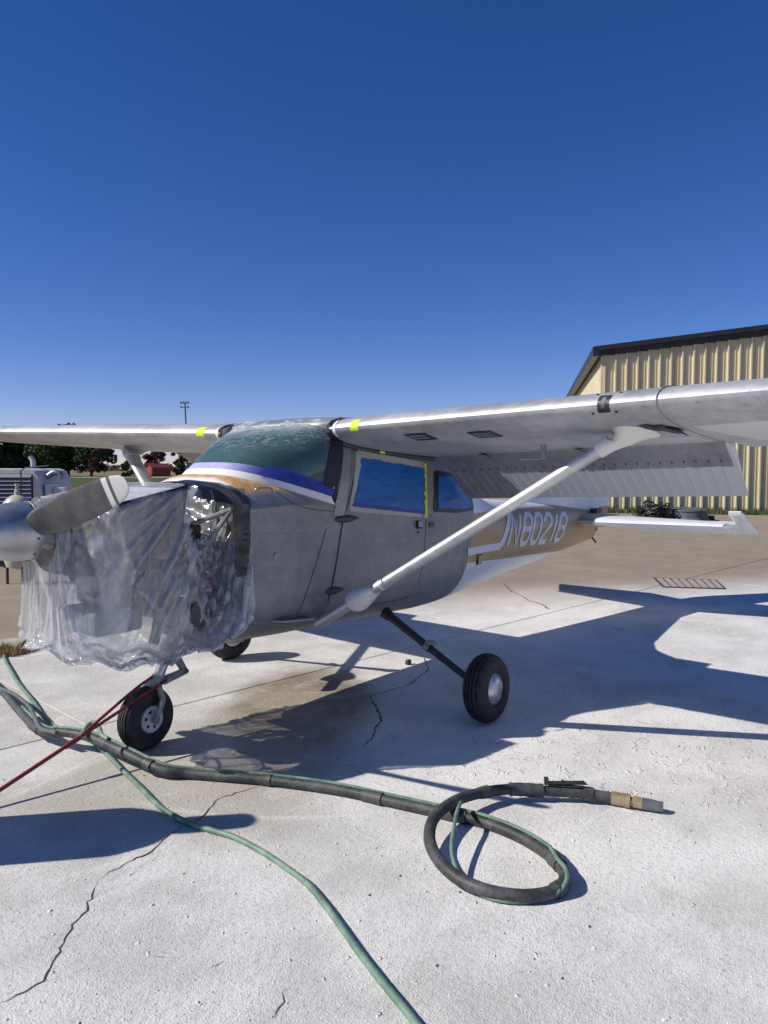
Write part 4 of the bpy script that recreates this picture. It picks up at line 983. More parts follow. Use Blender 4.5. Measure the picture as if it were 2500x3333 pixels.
# crumpled black plastic and white cuff tape at the wing root
for sg in (-1, 1):
    m = MB(); S = []
    for y in np.linspace(.505, .548, 7):
        row = []
        for u, up_ in [(q, 1) for q in (.075, .06, .045, .03, .012, .003)]+[(q, 0) for q in (.003, .012, .03, .06)]:
            z = af(u)[0] if up_ else af(u)[1]; k = .005+.008*mnoise.noise(Vector((y*60, u*40, up_*3+sg))); p = wpt(y, u, z+(k if up_ else -k), sg); row.append((p[0]-k, p[1], p[2]))
        S.append(row)
    m.loft(S, closed=False, cap=False); m.build('root_wrap', MATS['black'], plane, smooth=0)
    m = MB(); S = [[wpt(y, u, z, sg) for u, z in [(q, af(q)[0]+.004) for q in (.022, .012, .004)]+[(-.002, 0)]+[(q, af(q)[1]-.004) for q in (.006, .015, .03)]] for y in (.555, .578)]; m.loft(S, closed=False, cap=False); m.build('cuff_tape', MATS['white'], plane, smooth=60)
# seal strip between wing and cabin side
m = MB(); P = [(x, -(.505), wlow(x, .53)-.012) for x in np.linspace(.93, 1.95, 14)]; m.tube(P, [.016]*14, 8); m.build('wing_seal', MATS['hinge'], plane)
m = MB(); m.add([(x, -.5215-dy, wlow(x, .53)-z) for x, z, dy in ((1.30, .022, .004), (1.36, .024, .004), (1.36, .008, .004), (1.30, .006, .004))], [(0, 1, 2, 3)]); m.build('lime_tape', MATS['tape_green'], plane, smooth=0)

# ------------------------------------------------------------------ tail
def sym(xc, t): return 5*t*(.2969*math.sqrt(xc)-.1260*xc-.3516*xc**2+.2843*xc**3-.1036*xc**4)
ZS = 1.035
for sg in (-1, 1):
    def hs(ay, n=14):                            # stabiliser section (leading edge, chord to hinge line)
        s = (ay-.10)/(1.62-.10); le = 5.20+.42*s; hinge = 6.00+.02*s; c = hinge-le; P = []
        U_ = [.5*(1-math.cos(math.pi*k/n)) for k in range(n+1)]; full = c*1.55
        P = [(le+u*c, sg*ay, ZS-.01*s+sym(u/1.55, .10)*full) for u in U_[::-1]]+[(le+u*c, sg*ay, ZS-.01*s-sym(u/1.55, .10)*full) for u in U_[1:]]
        return P
    m = MB(); m.loft([hs(y) for y in np.linspace(.05, 1.56, 8)]+[[tuple(np.array(p)*(1-q)+np.array((5.85, sg*(1.56+.07*math.sin(q*1.5)), ZS))*q) for p in hs(1.56)] for q in (.12, .35, .75)])
    stab = m.build('horizontal_stabilizer', MATS['white'], plane, smooth=40)
    m = MB(); fs = [[tuple(np.array(p)+np.array([(-.02 if i == 0 else 0), 0, math.copysign(.012, p[2]-ZS)])) for p in hs(y)] for i, y in enumerate((.06, .16, .30))]
    m.loft(fs); m.build('root_fairing', MATS['gold'] if sg > 0 else simple('gold_and_white_fairing', (.40, .30, .19), .3), stab, smooth=50)
    el = math.radians(21)                         # elevator drooped
    def ev(ay, a, b): 
        hx = 6.01+.02*(ay-.1)/1.52; return (hx+a*math.cos(el)+b*math.sin(el), sg*ay, ZS-.01-a*math.sin(el)+b*math.cos(el))
    def es(ay, c): return [ev(ay, a*c, b) for a, b in ((-.05, 0), (-.03, .026), (.04, .032), (.5, .018), (1, .002), (1, -.002), (.5, -.018), (.04, -.032), (-.03, -.026))]
    m = MB(); m.loft([es(y, c) for y, c in ((.14, .12), (.42, .40), (.46, .42), (1.0, .385), (1.57, .345))]); elev = m.build('elevator', MATS['white'], plane, smooth=35)
    m = MB()
    def hs2(ay, f, r, t): return [ev(ay, a, b) for a, b in ((-f, 0), (-f+.03, t), (-f*.3, t*1.2), (r*.6, t*.5), (r, .002), (r, -.002), (r*.6, -t*.5), (-f*.3, -t*1.2), (-f+.03, -t))]
    m.loft([hs2(1.572, .0+.04, .345, .024), hs2(1.60, .05, .345, .024), hs2(1.602, .42, .345, .024), hs2(1.72, .43, .34, .022), hs2(1.74, .40, .30, .008)]); m.build('elevator_horn', MATS['white'], elev, smooth=35)
m = MB()                                          # fin with long dorsal fillet
def fs_(z, le, te, t): return [(le+u*(te-le), y_*sym(u*.8, t)*(te-le)*1.0, z) for u, y_ in [(q, 1) for q in (1, .8, .6, .4, .25, .12, .05, 0)]+[(q, -1) for q in (.05, .12, .25, .4, .6, .8, 1)]]
m.loft([fs_(1.10, 3.6, 6.05, .055), fs_(1.26, 3.75, 6.05, .05), fs_(1.33, 4.35, 6.06, .065), fs_(1.42, 4.95, 6.08, .095), fs_(1.6, 5.22, 6.13, .11), fs_(2.0, 5.58, 6.25, .11), fs_(2.36, 5.90, 6.36, .10), fs_(2.40, 6.0, 6.35, .05)]); m.build('fin', MATS['white'], plane, smooth=40)
rudm = Mat('rudder_paint'); rudm.set(col=rudm.mix((rudm.z-1.165).step(-.003, .003), GOLD, WHITE), rough=.3)
m = MB()
def rs(z, a, b): return [(a, -.018, z), (a+.06, -.030, z), (b, -.003, z), (b, .003, z), (a+.06, .030, z), (a, .018, z)]
m.loft([rs(.92, 6.04, 6.22), rs(1.0, 6.05, 6.33), rs(1.2, 6.07, 6.42), rs(1.6, 6.15, 6.48), rs(2.0, 6.27, 6.56), rs(2.38, 6.38, 6.62)]); m.build('rudder', rudm.m, plane, smooth=30)
m = MB(); m.box((5.98, 0, 1.03), (.10, .05, .30)); m.build('tail_bracket', MATS['dark'], plane, smooth=0)
MB().tube(spline([(5.90, -.02, .80), (5.96, -.02, .77), (6.0, -.02, .74)], 3), .012, 6).build('tie_down_ring', MATS['dark'], plane)
MB().box((5.86, -.07, 1.13), (.16, .10, .05)).build('control_arm', MATS['hinge'], plane, smooth=0, bevel=.006)

# ------------------------------------------------------------------ landing gear
def tyre(m, c, R_, w, rim, ax, grooves=4):
    half_ = []; ns = 14
    prof = [(rim, -w*.36), (rim+.010, -w*.42)]
    for k in range(ns+1):
        a = math.radians(-78+156*k/ns); r = rim+(R_-rim)*(.18+.82*math.cos(a)**.72 if math.cos(a) > 0 else .18); h = math.sin(a)*w/2*1.02
        prof.append((r, h))
    prof2 = []
    for i, (r, h) in enumerate(prof):
        prof2.append((r, h))
    # tread grooves
    out = []
    for i, (r, h) in enumerate(prof2):
        out.append((r, h))
    gpos = [(-.5+(k+.5)/grooves)*w*.62 for k in range(grooves)]; fine = []
    hs_ = np.linspace(-w*.5*.9, w*.5*.9, 70); pr = sorted(prof2[2:], key=lambda q: q[1]); pr_h = [q[1] for q in pr]; pr_r = [q[0] for q in pr]
    for h in hs_:
        r = float(np.interp(h, pr_h, pr_r)); g = max([math.exp(-((h-p)/(w*.020))**4) for p in gpos]); fine.append((r-.010*g, h))
    m.lathe([(rim, -w*.36)]+[(rim+.016, -w*.46)]+fine+[(rim+.016, w*.46), (rim, w*.36)], c, ax, 56)
tilt = math.radians(4)
MATS['rim_bright'] = simple('spun_aluminium_hub', (.55, .55, .56), .35, .8, .15, 30)
for sg in (-1, 1):
    c = Vector((1.48, sg*1.265, .215)); ax = Vector((.05, sg*1.0, .05))
    w = bpy.data.objects.new('main_wheel', None); COL.objects.link(w); w.location = c-Vector((1.0, 0, 0)); w.parent = plane
    def wp(o):
        o.parent = w; o.matrix_parent_inverse = Matrix.Translation(-c); return o
    m = MB(); tyre(m, c, .219, .165, .098, ax); wp(m.build('tyre', MATS['rubber']))
    m = MB(); m.lathe([(.0, -.06), (.098, -.06), (.102, -.04), (.098, .045), (.099, .060), (.090, .066), (.083, .058), (.070, .072), (.04, .080), (.0, .082)], c, ax, 40); wp(m.build('rim', MATS['rim_bright']))
    a = Vector((1.50, sg*.43, .585)); b = Vector((1.483, sg*1.13, .245)); m = MB()
    P = [a.lerp(b, t) for t in np.linspace(0, 1, 9)]; m.tube(P, list(np.linspace(.030, .021, 9)), 12)
    leg = m.build('gear_leg', MATS['dark'], plane)
    m = MB(); m.tube([p+Vector((.012, 0, -.028)) for p in P[1:]], .007, 8); m.build('brake_line', MATS['gear_grey'], leg)
    q = a.lerp(b, .52); m = MB(); m.tube([a.lerp(b, .495), a.lerp(b, .545)], .034, 12); m.box(q+Vector((-.01, sg*.03, .035)), (.05, .06, .02)); m.build('clamp', MATS['gear_grey'], leg)
    m = MB(); m.tube([a+Vector((0, -sg*.02, .01)), a.lerp(b, .04)], [.045, .036], 12); m.build('leg_boot', MATS['black'], leg)
    m = MB(); m.box(b+Vector((0, sg*.02, -.02)), (.09, .05, .10)); m.box(b+Vector((.0, sg*.055, -.05)), (.15, .03, .10)); m.build('brake_caliper', MATS['gear_grey'], plane, smooth=0, bevel=.008)
nc = Vector((-.18, 0, .178)); naxis = Vector((.12, -1, 0)).normalized()
nw = bpy.data.objects.new('nose_wheel', None); COL.objects.link(nw); nw.location = nc-Vector((1.0, 0, 0)); nw.parent = plane
def nwp(o): o.parent = nw; o.matrix_parent_inverse = Matrix.Translation(-nc); return o
m = MB(); tyre(m, nc, .182, .135, .078, naxis, 5); nwp(m.build('tyre', MATS['rubber']))
m = MB(); m.lathe([(.0, -.05), (.078, -.05), (.080, 0), (.078, .052), (.074, .060), (.066, .061), (.058, .055), (.034, .055), (.030, .068), (.0, .069)], nc, naxis, 40); nwp(m.build('rim', MATS['wheel_white']))
e1 = Vector((0, 0, 1)); e2 = naxis.cross(e1)
for k in range(6):
    a = k*math.pi/3+.3; c = nc+naxis*.051+(e1*math.cos(a)+e2*math.sin(a))*.046; m = MB(); m.lathe([(.010, -.012), (.010, .005), (.0, .0052)], c, naxis, 12); nwp(m.build('rim_hole', MATS['seam']))
SA = Vector((-.155, 0, .235)); SB_ = Vector((.10, 0, .74)); sdv = (SB_-SA).normalized()
fk = Vector((-.11, 0, .335))
ng = bpy.data.objects.new('nose_gear', None); COL.objects.link(ng); ng.location = Vector((-.11, 0, .4))-Vector((1, 0, 0)); ng.parent = plane
def ngp(o): o.parent = ng; o.matrix_parent_inverse = Matrix.Translation(-Vector((-.11, 0, .4))); return o
SAx = Vector((-.10, 0, .385)); 
m = MB(); m.tube([SAx+sdv*-.02, SAx+sdv*.20], .030, 20); ngp(m.build('piston', MATS['rim_bright']))
m = MB(); m.tube([SAx+sdv*.165, SAx+sdv*.175, SAx+sdv*.21, SAx+sdv*.215, SAx+sdv*.48], [.046, .052, .052, .040, .040], 20); ngp(m.build('cylinder', MATS['gear_grey']))
m = MB(); m.tube([SAx+sdv*-.065, SAx+sdv*.02], .040, 20)
for sg in (-1, 1):
    P = spline([SAx+sdv*-.03+Vector((0, sg*.02, 0)), SAx+sdv*-.06+Vector((-.0, sg*.075, -.015)), Vector((-.135, sg*.100, .285)), Vector((-.172, sg*.096, .20)), Vector((-.18, sg*.090, .165))], 6)
    m.tube(P, [.030]*8+[.029]*8+list(np.linspace(.029, .022, len(P)-16)), 14, flat=.55)
    m.lathe([(.018, 0), (.018, .022), (.010, .024)], Vector((-.18, sg*.086, .178)), (0, sg, 0), 14)
ngp(m.build('fork', MATS['gear_grey']))
ap = Vector((.085, 0, .405)); 
for sg in (-1, 1):
    m = MB(); m.bar(SAx+sdv*.165+Vector((.03, sg*.03, 0)), ap+Vector((0, sg*.012, 0)), .020, .030); ngp(m.build('torque_link', MATS['gear_grey'], smooth=0, bevel=.005))
    m = MB(); m.bar(SAx+sdv*-.02+Vector((.03, sg*.03, 0)), ap+Vector((0, sg*.012, -.012)), .020, .030); ngp(m.build('torque_link', MATS['gear_grey'], smooth=0, bevel=.005))
m = MB(); m.tube([ap+Vector((0, -.03, -.005)), ap+Vector((0, .03, -.005))], .016, 10); ngp(m.build('link_pin', MATS['hinge']))
m = MB(); m.tube([SAx+sdv*.20+Vector((0, -.10, 0)), SAx+sdv*.20+Vector((0, .08, 0))], .010, 8); m.tube([SAx+sdv*.20+Vector((0, -.06, 0)), Vector((.16, -.16, .63))], .011, 8); m.tube([SAx+sdv*.24+Vector((0, -.02, 0)), Vector((.16, -.06, .68))], .018, 8); ngp(m.build('steering_rod', MATS['hinge']))
m = MB(); m.box((.10, -.10, .60), (.10, .08, .10)); m.box((.02, 0, .67), (.16, .12, .05)); ngp(m.build('gear_mount', MATS['gear_grey'], smooth=0, bevel=.01))
m = MB(); m.box((.09, -.20, .635), (.16, .22, .10)); m.tube([(.02, -.12, .62), (.16, -.28, .60)], .05, 12); m.build('cowl_flap_box', MATS['black'], plane, bevel=.02)

# ------------------------------------------------------------------ propeller and spinner
HUB = Vector((-.86, 0, 1.298)); spn = bpy.data.objects.new('propeller', None); COL.objects.link(spn); spn.location = HUB-Vector((1, 0, 0)); spn.parent = plane
def pp(o): o.parent = spn; o.matrix_parent_inverse = Matrix.Translation(-HUB); return o
blade = Mat('weathered_blade'); rr = ((blade.y).pow(2)+(blade.z-1.298).pow(2)).pow(.5)
nb2 = blade.noise(7, 5, .65); c = blade.mix(nb2.step(.3, .72), (.055, .057, .060), (.135, .138, .138))
tipm = (rr-.855).step(-.002, .002); band = (rr-.795).step(-.002, .002)*(.832-rr).step(-.002, .002)
c = blade.mix(tipm, c, (.56, .57, .56)); c = blade.mix(band, c, (.62, .63, .62)); blade.set(col=c, rough=.42, spec=.5)
ba = math.radians(165)                            # blade rises to the airplane's left
for k in (0, 1):
    a = ba+k*math.pi; d = Vector((0, math.cos(a), math.sin(a))); t = Vector((0, -math.sin(a), math.cos(a))); m = MB(); S = []
    if k == 0: d = Vector((0, -math.cos(math.radians(15)), math.sin(math.radians(15)))); t = Vector((0, math.sin(math.radians(15)), math.cos(math.radians(15))))
    else: d = Vector((0, math.cos(math.radians(15)), -math.sin(math.radians(15)))); t = Vector((0, -math.sin(math.radians(15)), -math.cos(math.radians(15))))
    for r, ch, th_, tw in ((.06, .11, .075, 44), (.14, .125, .060, 40), (.20, .148, .044, 36), (.30, .165, .032, 31), (.45, .165, .024, 25), (.60, .158, .019, 20), (.75, .145, .014, 17), (.86, .125, .010, 15), (.92, .100, .008, 14), (.948, .066, .006, 14), (.960, .02, .004, 14)):
        w = math.radians(tw); cd_ = t*math.cos(w)+Vector((1, 0, 0))*-math.sin(w)*1; nd = t*math.sin(w)+Vector((1, 0, 0))*math.cos(w); c = HUB+d*r; row = []
        for q in range(20):
            A = 2*math.pi*q/20; row.append(c+cd_*(ch/2*math.cos(A))+nd*(th_/2*math.sin(A)))
        S.append(row)
    m.loft(S); pp(m.build('blade', blade.m, smooth=60))
spin = simple('spun_spinner', (.48, .49, .50), .42, .85, .15, 12)
m = MB(); m.lathe([(.146, .022), (.148, .018), (.147, .0), (.146, -.06), (.132, -.14), (.108, -.21), (.072, -.27), (.035, -.305), (.0, -.318)], HUB, (1, 0, 0), 48); pp(m.build('spinner', spin))
m = MB(); m.lathe([(.150, .018), (.150, .028), (.0, .030)], HUB, (1, 0, 0), 48); pp(m.build('backplate', MATS['steel']))
for k in range(10):
    a = 2*math.pi*k/10+.2; m = MB(); m.lathe([(.006, -.002), (.006, .003), (.002, .0045)], HUB+Vector((.004, .1475*math.cos(a), .1475*math.sin(a))), (0, math.cos(a), math.sin(a)), 8); pp(m.build('screw', MATS['dark']))

# ------------------------------------------------------------------ engine under the plastic
en = bpy.data.objects.new('engine', None); COL.objects.link(en); en.location = Vector((-.35, 0, 1.2))-Vector((1, 0, 0)); en.parent = plane
def ep(o): o.parent = en; o.matrix_parent_inverse = Matrix.Translation(-Vector((-.35, 0, 1.2))); return o
def btop(x): return 1.508+.2*(x+.2)
m = MB(); m.box((-.36, 0, 1.20), (.62, .30, .30)); ep(m.build('crankcase', MATS['dark'], smooth=0, bevel=.03))
m = MB(); m.box((-.30, 0, .98), (.46, .26, .20)); m.box((-.30, 0, .86), (.22, .18, .10)); ep(m.build('oil_sump', MATS['steel'], smooth=0, bevel=.03))
for sg in (-1, 1):
    for x in (-.48, -.25):
        xx = x+(.03 if sg > 0 else 0); m = MB(); prof = [(.070, .14)]
        for k in range(9): h = .15+k*.017; prof += [(.075, h), (.075, h+.006), (.062, h+.007), (.062, h+.016)]
        m.lathe(prof+[(.07, .302), (.0, .303)], (xx, 0, 1.20), (0, sg, 0), 24); ep(m.build('cylinder', MATS['steel']))
        m = MB(); m.box((xx, sg*.30, 1.22), (.15, .05, .15)); ep(m.build('rocker_cover', simple('engine_grey', (.16, .165, .17), .5, .3, .2, 10), smooth=0, bevel=.02))
        m = MB(); m.tube(spline([(xx, sg*.30, 1.10), (xx+.02, sg*.33, 1.0), (xx+.08, sg*.25, .93), (-.2, sg*.14, .86)], 5), .024, 10); ep(m.build('exhaust_pipe', MATS['hinge']))
    m = MB(); x0, x1, y = -.57, -.17, sg*.40; m.add([(x0, y*.82, 1.16), (x1, y*.82, 1.16), (x1, y, btop(x1)), (x0, y, btop(x0))], [(0, 1, 2, 3)]); ep(m.build('side_baffle', MATS['dark'], smooth=0, solid=.004))
    m = MB(); m.tube([(x0, y, btop(x0)), (x1, y, btop(x1))], .010, 8); ep(m.build('baffle_seal', MATS['black']))
for x in (-.57, -.17):
    m = MB(); m.add([(x, -.33, 1.16), (x, .33, 1.16), (x, .40, btop(x)), (x, -.40, btop(x))], [(0, 1, 2, 3)]); ep(m.build('end_baffle', MATS['dark'], smooth=0, solid=.004))
m = MB(); m.add([(-.57, -.39, btop(-.57)-.012), (-.17, -.39, btop(-.17)-.012), (-.17, .39, btop(-.17)-.012), (-.57, .39, btop(-.57)-.012)], [(0, 1, 2, 3)]); ep(m.build('top_panel', simple('pale_engine_cover', (.70, .70, .71), .5, .2, .1, 8), smooth=0, solid=.004))
m = MB(); m.tube([(-.80, 0, 1.298), (-.62, 0, 1.26)], [.07, .12], 20); m.lathe([(.02, -.74), (.19, -.74), (.19, -.715), (.02, -.715)], (0, 0, 1.27), (1, 0, 0), 36); ep(m.build('ring_gear', MATS['steel']))
m = MB(); m.tube([(-.10, -.42, .82), (-.10, .42, .82)], .075, 20); ep(m.build('muffler', MATS['hinge']))
m = MB(); m.tube([(-.22, -.20, .78), (-.27, -.22, .66)], .028, 12); ep(m.build('tail_pipe', MATS['hinge']))
for a, b in (((.13, -.40, 1.38), (-.12, -.12, 1.24)), ((.13, -.40, .72), (-.12, -.12, 1.1)), ((.13, .40, 1.38), (-.12, .12, 1.24)), ((.13, .40, .72), (-.12, .12, 1.1)), ((.13, -.40, 1.38), (-.10, -.20, .95)), ((.13, -.38, .74), (-.05, -.10, .70))):
    ep(MB().tube([a, b], .015, 8).build('mount_tube', MATS['gear_grey']))
R4 = np.random.default_rng(11)
for k in range(14):
    a = Vector((R4.uniform(-.6, -.05), -R4.uniform(.05, .22), R4.uniform(.88, 1.12))); b = a+Vector((R4.uniform(.05, .3), R4.uniform(-.1, .1), R4.uniform(-.15, .2))); c = a.lerp(b, .5)+Vector((0, -.03, R4.normal(0, .05)))
    if b.x > .1: b.x = .1
    ep(MB().tube(spline([a, c, b], 6), R4.uniform(.007, .018), 8).build('hose', MATS['black'] if k % 3 else MATS['steel']))
ep(MB().tube(spline([(-.02, -.30, .84), (.02, -.32, .93), (.06, -.30, .98)], 5), .020, 8).build('scat_hose', simple('red_duct', (.35, .03, .025), .6)))
m = MB(); m.box((-.03, -.18, 1.18), (.13, .16, .24)); ep(m.build('accessory_box', MATS['dark'], smooth=0, bevel=.02))
m = MB(); m.box((-.44, 0, .80), (.30, .34, .14)); ep(m.build('air_box', simple('blue_grey_air_box', (.20, .25, .27), .6), smooth=0, bevel=.03))
# crumpled dark foil round the firewall edge
m = MB(); S = []
for i, t in enumerate(np.linspace(0, 1, 34)):
    z = 1.545-.53*t; z = z if t < 1 else z
    y = -(side(.2, min(z, 1.395)) if z < 1.40 else .515*(max(0, 1-((z-1.40)/.145)**2.2))**(1/2.2)) if z < 1.545 else 0
    wd = .10*(1-.35*t)
    S.append([(.165-wd*.0+.004*mnoise.noise(Vector((i*.6, 0, 2))), y-.012, z), (.165-wd*.35, y-.022-.020*abs(mnoise.noise(Vector((i*.45, 1, 2)))), z+.01*mnoise.noise(Vector((i*.8, 3, 0)))), (.165-wd*.7, y-.014-.024*abs(mnoise.noise(Vector((i*.5, 2, 2)))), z), (.165-wd*1.05, y+.025, z-.01)])
m.loft(S, closed=False, cap=False); m.build('firewall_wrap', simple('dark_foil_wrap', (.05, .055, .06), .32, .5, .5, 10), plane, smooth=25)

# ------------------------------------------------------------------ clear plastic sheet draped round the engine: a small cloth solve
def drape():
    NA, NL = 250, 104; rng = np.random.default_rng(2)
    ang = np.linspace(0, 2*math.pi, NA, endpoint=False); S = np.linspace(0, 1, NL)
    P = np.zeros((NL, NA, 3)); 
    # rear ring follows the firewall outline, front ring gathers behind the spinner
    for i, s in enumerate(S):
        x = -.775+.955*s
        w = math.sin(math.pi*min(1, s*1.15+.05)/1.2)**.7 if s < .9 else .88
        ww = .16+(.37*min(1, s/.22)**.7); 
        top_ = (1.298+.165)*(1-min(1, s/.30))+min(1, s/.30)*(1.50+.065*s); bot_ = (1.298-.18)*(1-min(1, s/.07)**.5)+min(1, s/.07)**.5*(.72-.04*s)
        if s > .8: k = (s-.8)/.2; ww = ww*(1-k)+.512*k; bot_ = bot_*(1-k)+.73*k; top_ = top_*(1-k)+1.555*k
        zc, hh = (top_+bot_)/2, (top_-bot_)/2
        c, sn = np.cos(ang), np.sin(ang); n = 2.5
        P[i, :, 0] = x; P[i, :, 1] = ww*np.sign(sn)*np.abs(sn)**(2/n); P[i, :, 2] = zc+hh*np.sign(c)*np.abs(c)**(2/n)
    rest = P.copy(); rest[:, :, 1] *= 1.12; rest[:, :, 2] = 1.1+(rest[:, :, 2]-1.1)*1.09; rest[:, :, 0] *= 1.5
    P += rng.normal(0, .003, P.shape); cen = np.array([0, 0, 1.1])
    for i in range(1, NL-1):                      # uneven pleats to start the folds
        for a in range(NA):
            q = P[i, a]; k = mnoise.fractal(Vector((q[0]*15+q[2]*5, q[1]*4, q[2]*4.5)), 1, 2, 3)*.046
            d = np.array([0, q[1], (q[2]-1.1)*.7]); d /= np.linalg.norm(d)+1e-6; P[i, a] += d*k
    pin = np.zeros((NL, NA), bool); pin[0] = True; pin[-1] = True
    w = np.where(pin, 0., 1.)[..., None]; V = np.zeros_like(P)
    def pairs(di, da):
        out = []
        for par_ in (0, 1):
            i0, a0 = np.meshgrid(np.arange(0, NL-di), np.arange(NA), indexing='ij'); i0 = i0.ravel(); a0 = a0.ravel()
            sel = ((i0//max(1, di)) % 2 == par_) if di else ((a0//max(1, abs(da))) % 2 == par_)
            i0, a0 = i0[sel], a0[sel]; A = i0*NA+a0; B = (i0+di)*NA+(a0+da) % NA; out.append((A, B))
        return out
    rf = rest.reshape(-1, 3); cons = []
    for di, da, st in ((1, 0, 1.), (0, 1, 1.), (1, 1, .55), (1, -1, .55), (2, 0, .05), (0, 2, .05)):
        for A, B in pairs(di, da): cons.append((A, B, np.linalg.norm(rf[A]-rf[B], axis=1), st))
    X_ = P.reshape(-1, 3); W = w.reshape(-1, 1); Vv = V.reshape(-1, 3); dt = 1/50.
    def collide(Q):
        x, y, z = Q[:, 0], Q[:, 1], Q[:, 2]
        t = 1.508+.2*(x+.2)+.014
        yl = .32+.09*np.clip((z-1.12)/.30, 0, 1)
        ins = (x > -.585) & (x < -.155) & (np.abs(y) < yl) & (z < t) & (z > 1.0)
        if ins.any():
            q = Q[ins]; d = np.stack([(t[ins]-q[:, 2])*.6, yl[ins]-np.abs(q[:, 1]), q[:, 0]+.585, -.155-q[:, 0]], 1); k = d.argmin(1)
            r = np.arange(len(q)); d[:, 0] /= .6; dd = d[r, k]
            q[:, 2] += np.where(k == 0, dd, 0); q[:, 1] += np.where(k == 1, dd*np.sign(q[:, 1]), 0); q[:, 0] += np.where(k == 2, -dd, 0)+np.where(k == 3, dd, 0); Q[ins] = q
        for (x0, x1, yy, z0, z1) in ((-.62, .08, .30, .82, 1.2),):
            ins = (Q[:, 0] > x0) & (Q[:, 0] < x1) & (np.abs(Q[:, 1]) < yy) & (Q[:, 2] > z0) & (Q[:, 2] < z1)
            if ins.any():
                q = Q[ins]; dy = yy-np.abs(q[:, 1]); dz = q[:, 2]-z0; s = dy < dz
                q[:, 1] += np.where(s, dy*np.sign(q[:, 1]), 0); q[:, 2] -= np.where(~s, dz, 0); Q[ins] = q
        # behind the propeller disc, above the ground and clear of the nose leg
        Q[:, 0] = np.where(W[:, 0] > 0, np.maximum(Q[:, 0], -.83), Q[:, 0]); Q[:, 2] = np.maximum(Q[:, 2], .615+np.where(Q[:, 0] > -.3, .85, .40)*(Q[:, 0]+.3)**2+.030*np.sin(9*Q[:, 0]+5*Q[:, 1])+.018*np.sin(23*Q[:, 0]-14*Q[:, 1]))
    for step in range(110):
        Vv[:, 2] -= 3.0*dt*W[:, 0]; Vv *= .95
        Vv += W*rng.normal(0, .02, Vv.shape)
        old = X_.copy(); X_ += Vv*dt*W
        for it in range(8):
            for A, B, L, st in cons:
                d = X_[B]-X_[A]; l = np.linalg.norm(d, axis=1); l[l < 1e-9] = 1e-9; wa, wb = W[A, 0], W[B, 0]; sw = wa+wb; sw[sw == 0] = 1
                cor = d*(((l-L)/l*st/sw)[:, None]); X_[A] += cor*wa[:, None]; X_[B] -= cor*wb[:, None]
            collide(X_)
        Vv = (X_-old)/dt
    return X_.reshape(NL, NA, 3)
D = drape(); NL, NA = D.shape[:2]
# sharp folds fanning out from where the film is pulled tight: the propeller hub and the rear corner of the baffle
def vn(A):
    du = np.gradient(A, axis=0); dv_ = np.roll(A, -1, 1)-np.roll(A, 1, 1); n = np.cross(dv_, du); n /= np.linalg.norm(n, axis=2)[..., None]+1e-9
    o = A-np.array([-.3, 0, 1.1]); return n*np.sign((n*o).sum(2))[..., None]
NRM = vn(D); FOLD = np.zeros((NL, NA)); D2 = D.copy()
for i in range(2, NL-1):
    for a in range(NA):
        x, y, z = D[i, a]; sgy = 1 if y > 0 else -1; tot = 0
        for px_, pz_, k, sd_ in ((.02, 1.66, 13.0, 1.0), (-.70, 1.62, 9.0, 7.0)):
            an, rr_ = math.atan2(z-pz_, x-px_), math.hypot(x-px_, z-pz_)
            r_ = 1-min(1, abs(mnoise.noise(Vector((an*k+sgy*3+sd_, rr_*.8, sd_))))*3.0)
            bl_w = 1/(1+math.exp((x+.50)*22)); w = (bl_w if sd_ > 5 else 1-bl_w)*min(1, rr_/.2); tot = max(tot, r_**2.0*w)
        fine_ = max(0, 1-abs(mnoise.noise(Vector((x*17-z*11, y*3, z*2.2+x*2.0))))*5)
        side_w = min(1, max(0, (1.50-z)/.10))
        FOLD[i, a] = min(1, tot*.9+.45*fine_*side_w)
        D2[i, a] += NRM[i, a]*(.026*tot+.004*fine_)*min(1, (i-1)/5, (NL-1-i)/5)*(.25+.75*side_w)
D = D2
m = MB(); m.add(D.reshape(-1, 3).tolist(), [(i*NA+k, i*NA+(k+1) % NA, (i+1)*NA+(k+1) % NA, (i+1)*NA+k) for i in range(NL-1) for k in range(NA)])
at_ = FOLD.reshape(-1)
sheet = m.build('plastic_sheet', MATS['film'], smooth=180); fa_ = sheet.data.attributes.new('fold', 'FLOAT', 'POINT'); fa_.data.foreach_set('value', at_.astype(np.float32))
tag(sheet, 'crumpled clear plastic sheet wrapped round the engine behind the propeller', 'plastic sheet')

# ------------------------------------------------------------------ hoses and straps
rubm = Mat('dusty_hose_rubber'); n1 = rubm.noise(9, 5, .65); n2 = rubm.noise(60, 3, .6)
rubm.set(col=rubm.mix((n1*.7+n2*.3).step(.36, .70), (.022, .024, .025), (.105, .110, .110)), rough=.6); rubm.bump(n2, .15, .004); MATS['hose'] = rubm.m
gm = Mat('dusty_green_hose'); n1 = gm.noise(12, 5, .65); gm.set(col=gm.mix(n1.step(.3, .72), (.085, .165, .115), (.20, .30, .235)), rough=.55); MATS['green'] = gm.m
MATS['brass'] = simple('brass_fitting', (.42, .33, .20), .4, .6, .2, 30); MATS['nozzle'] = simple('grey_nozzle', (.16, .18, .19), .4, .5, .2, 20)
MATS['tape_grey'] = simple('grey_cloth_tape', (.060, .063, .065), .55, 0, .35, 30, bump=.3)
MATS['red_rope'] = simple('red_bungee', (.19, .014, .022), .5, 0, .3, 60, bump=.3)
def gpath(l): return [np.array([*onZ(u, v, z)[:2], z]) for u, v, z in l]
HR = .0255
hb = thing('blast_hose', 'thick black blasting hose with brass nozzle ending in a loop on the concrete', 'hose', tuple(onZ(1300, 2615)))
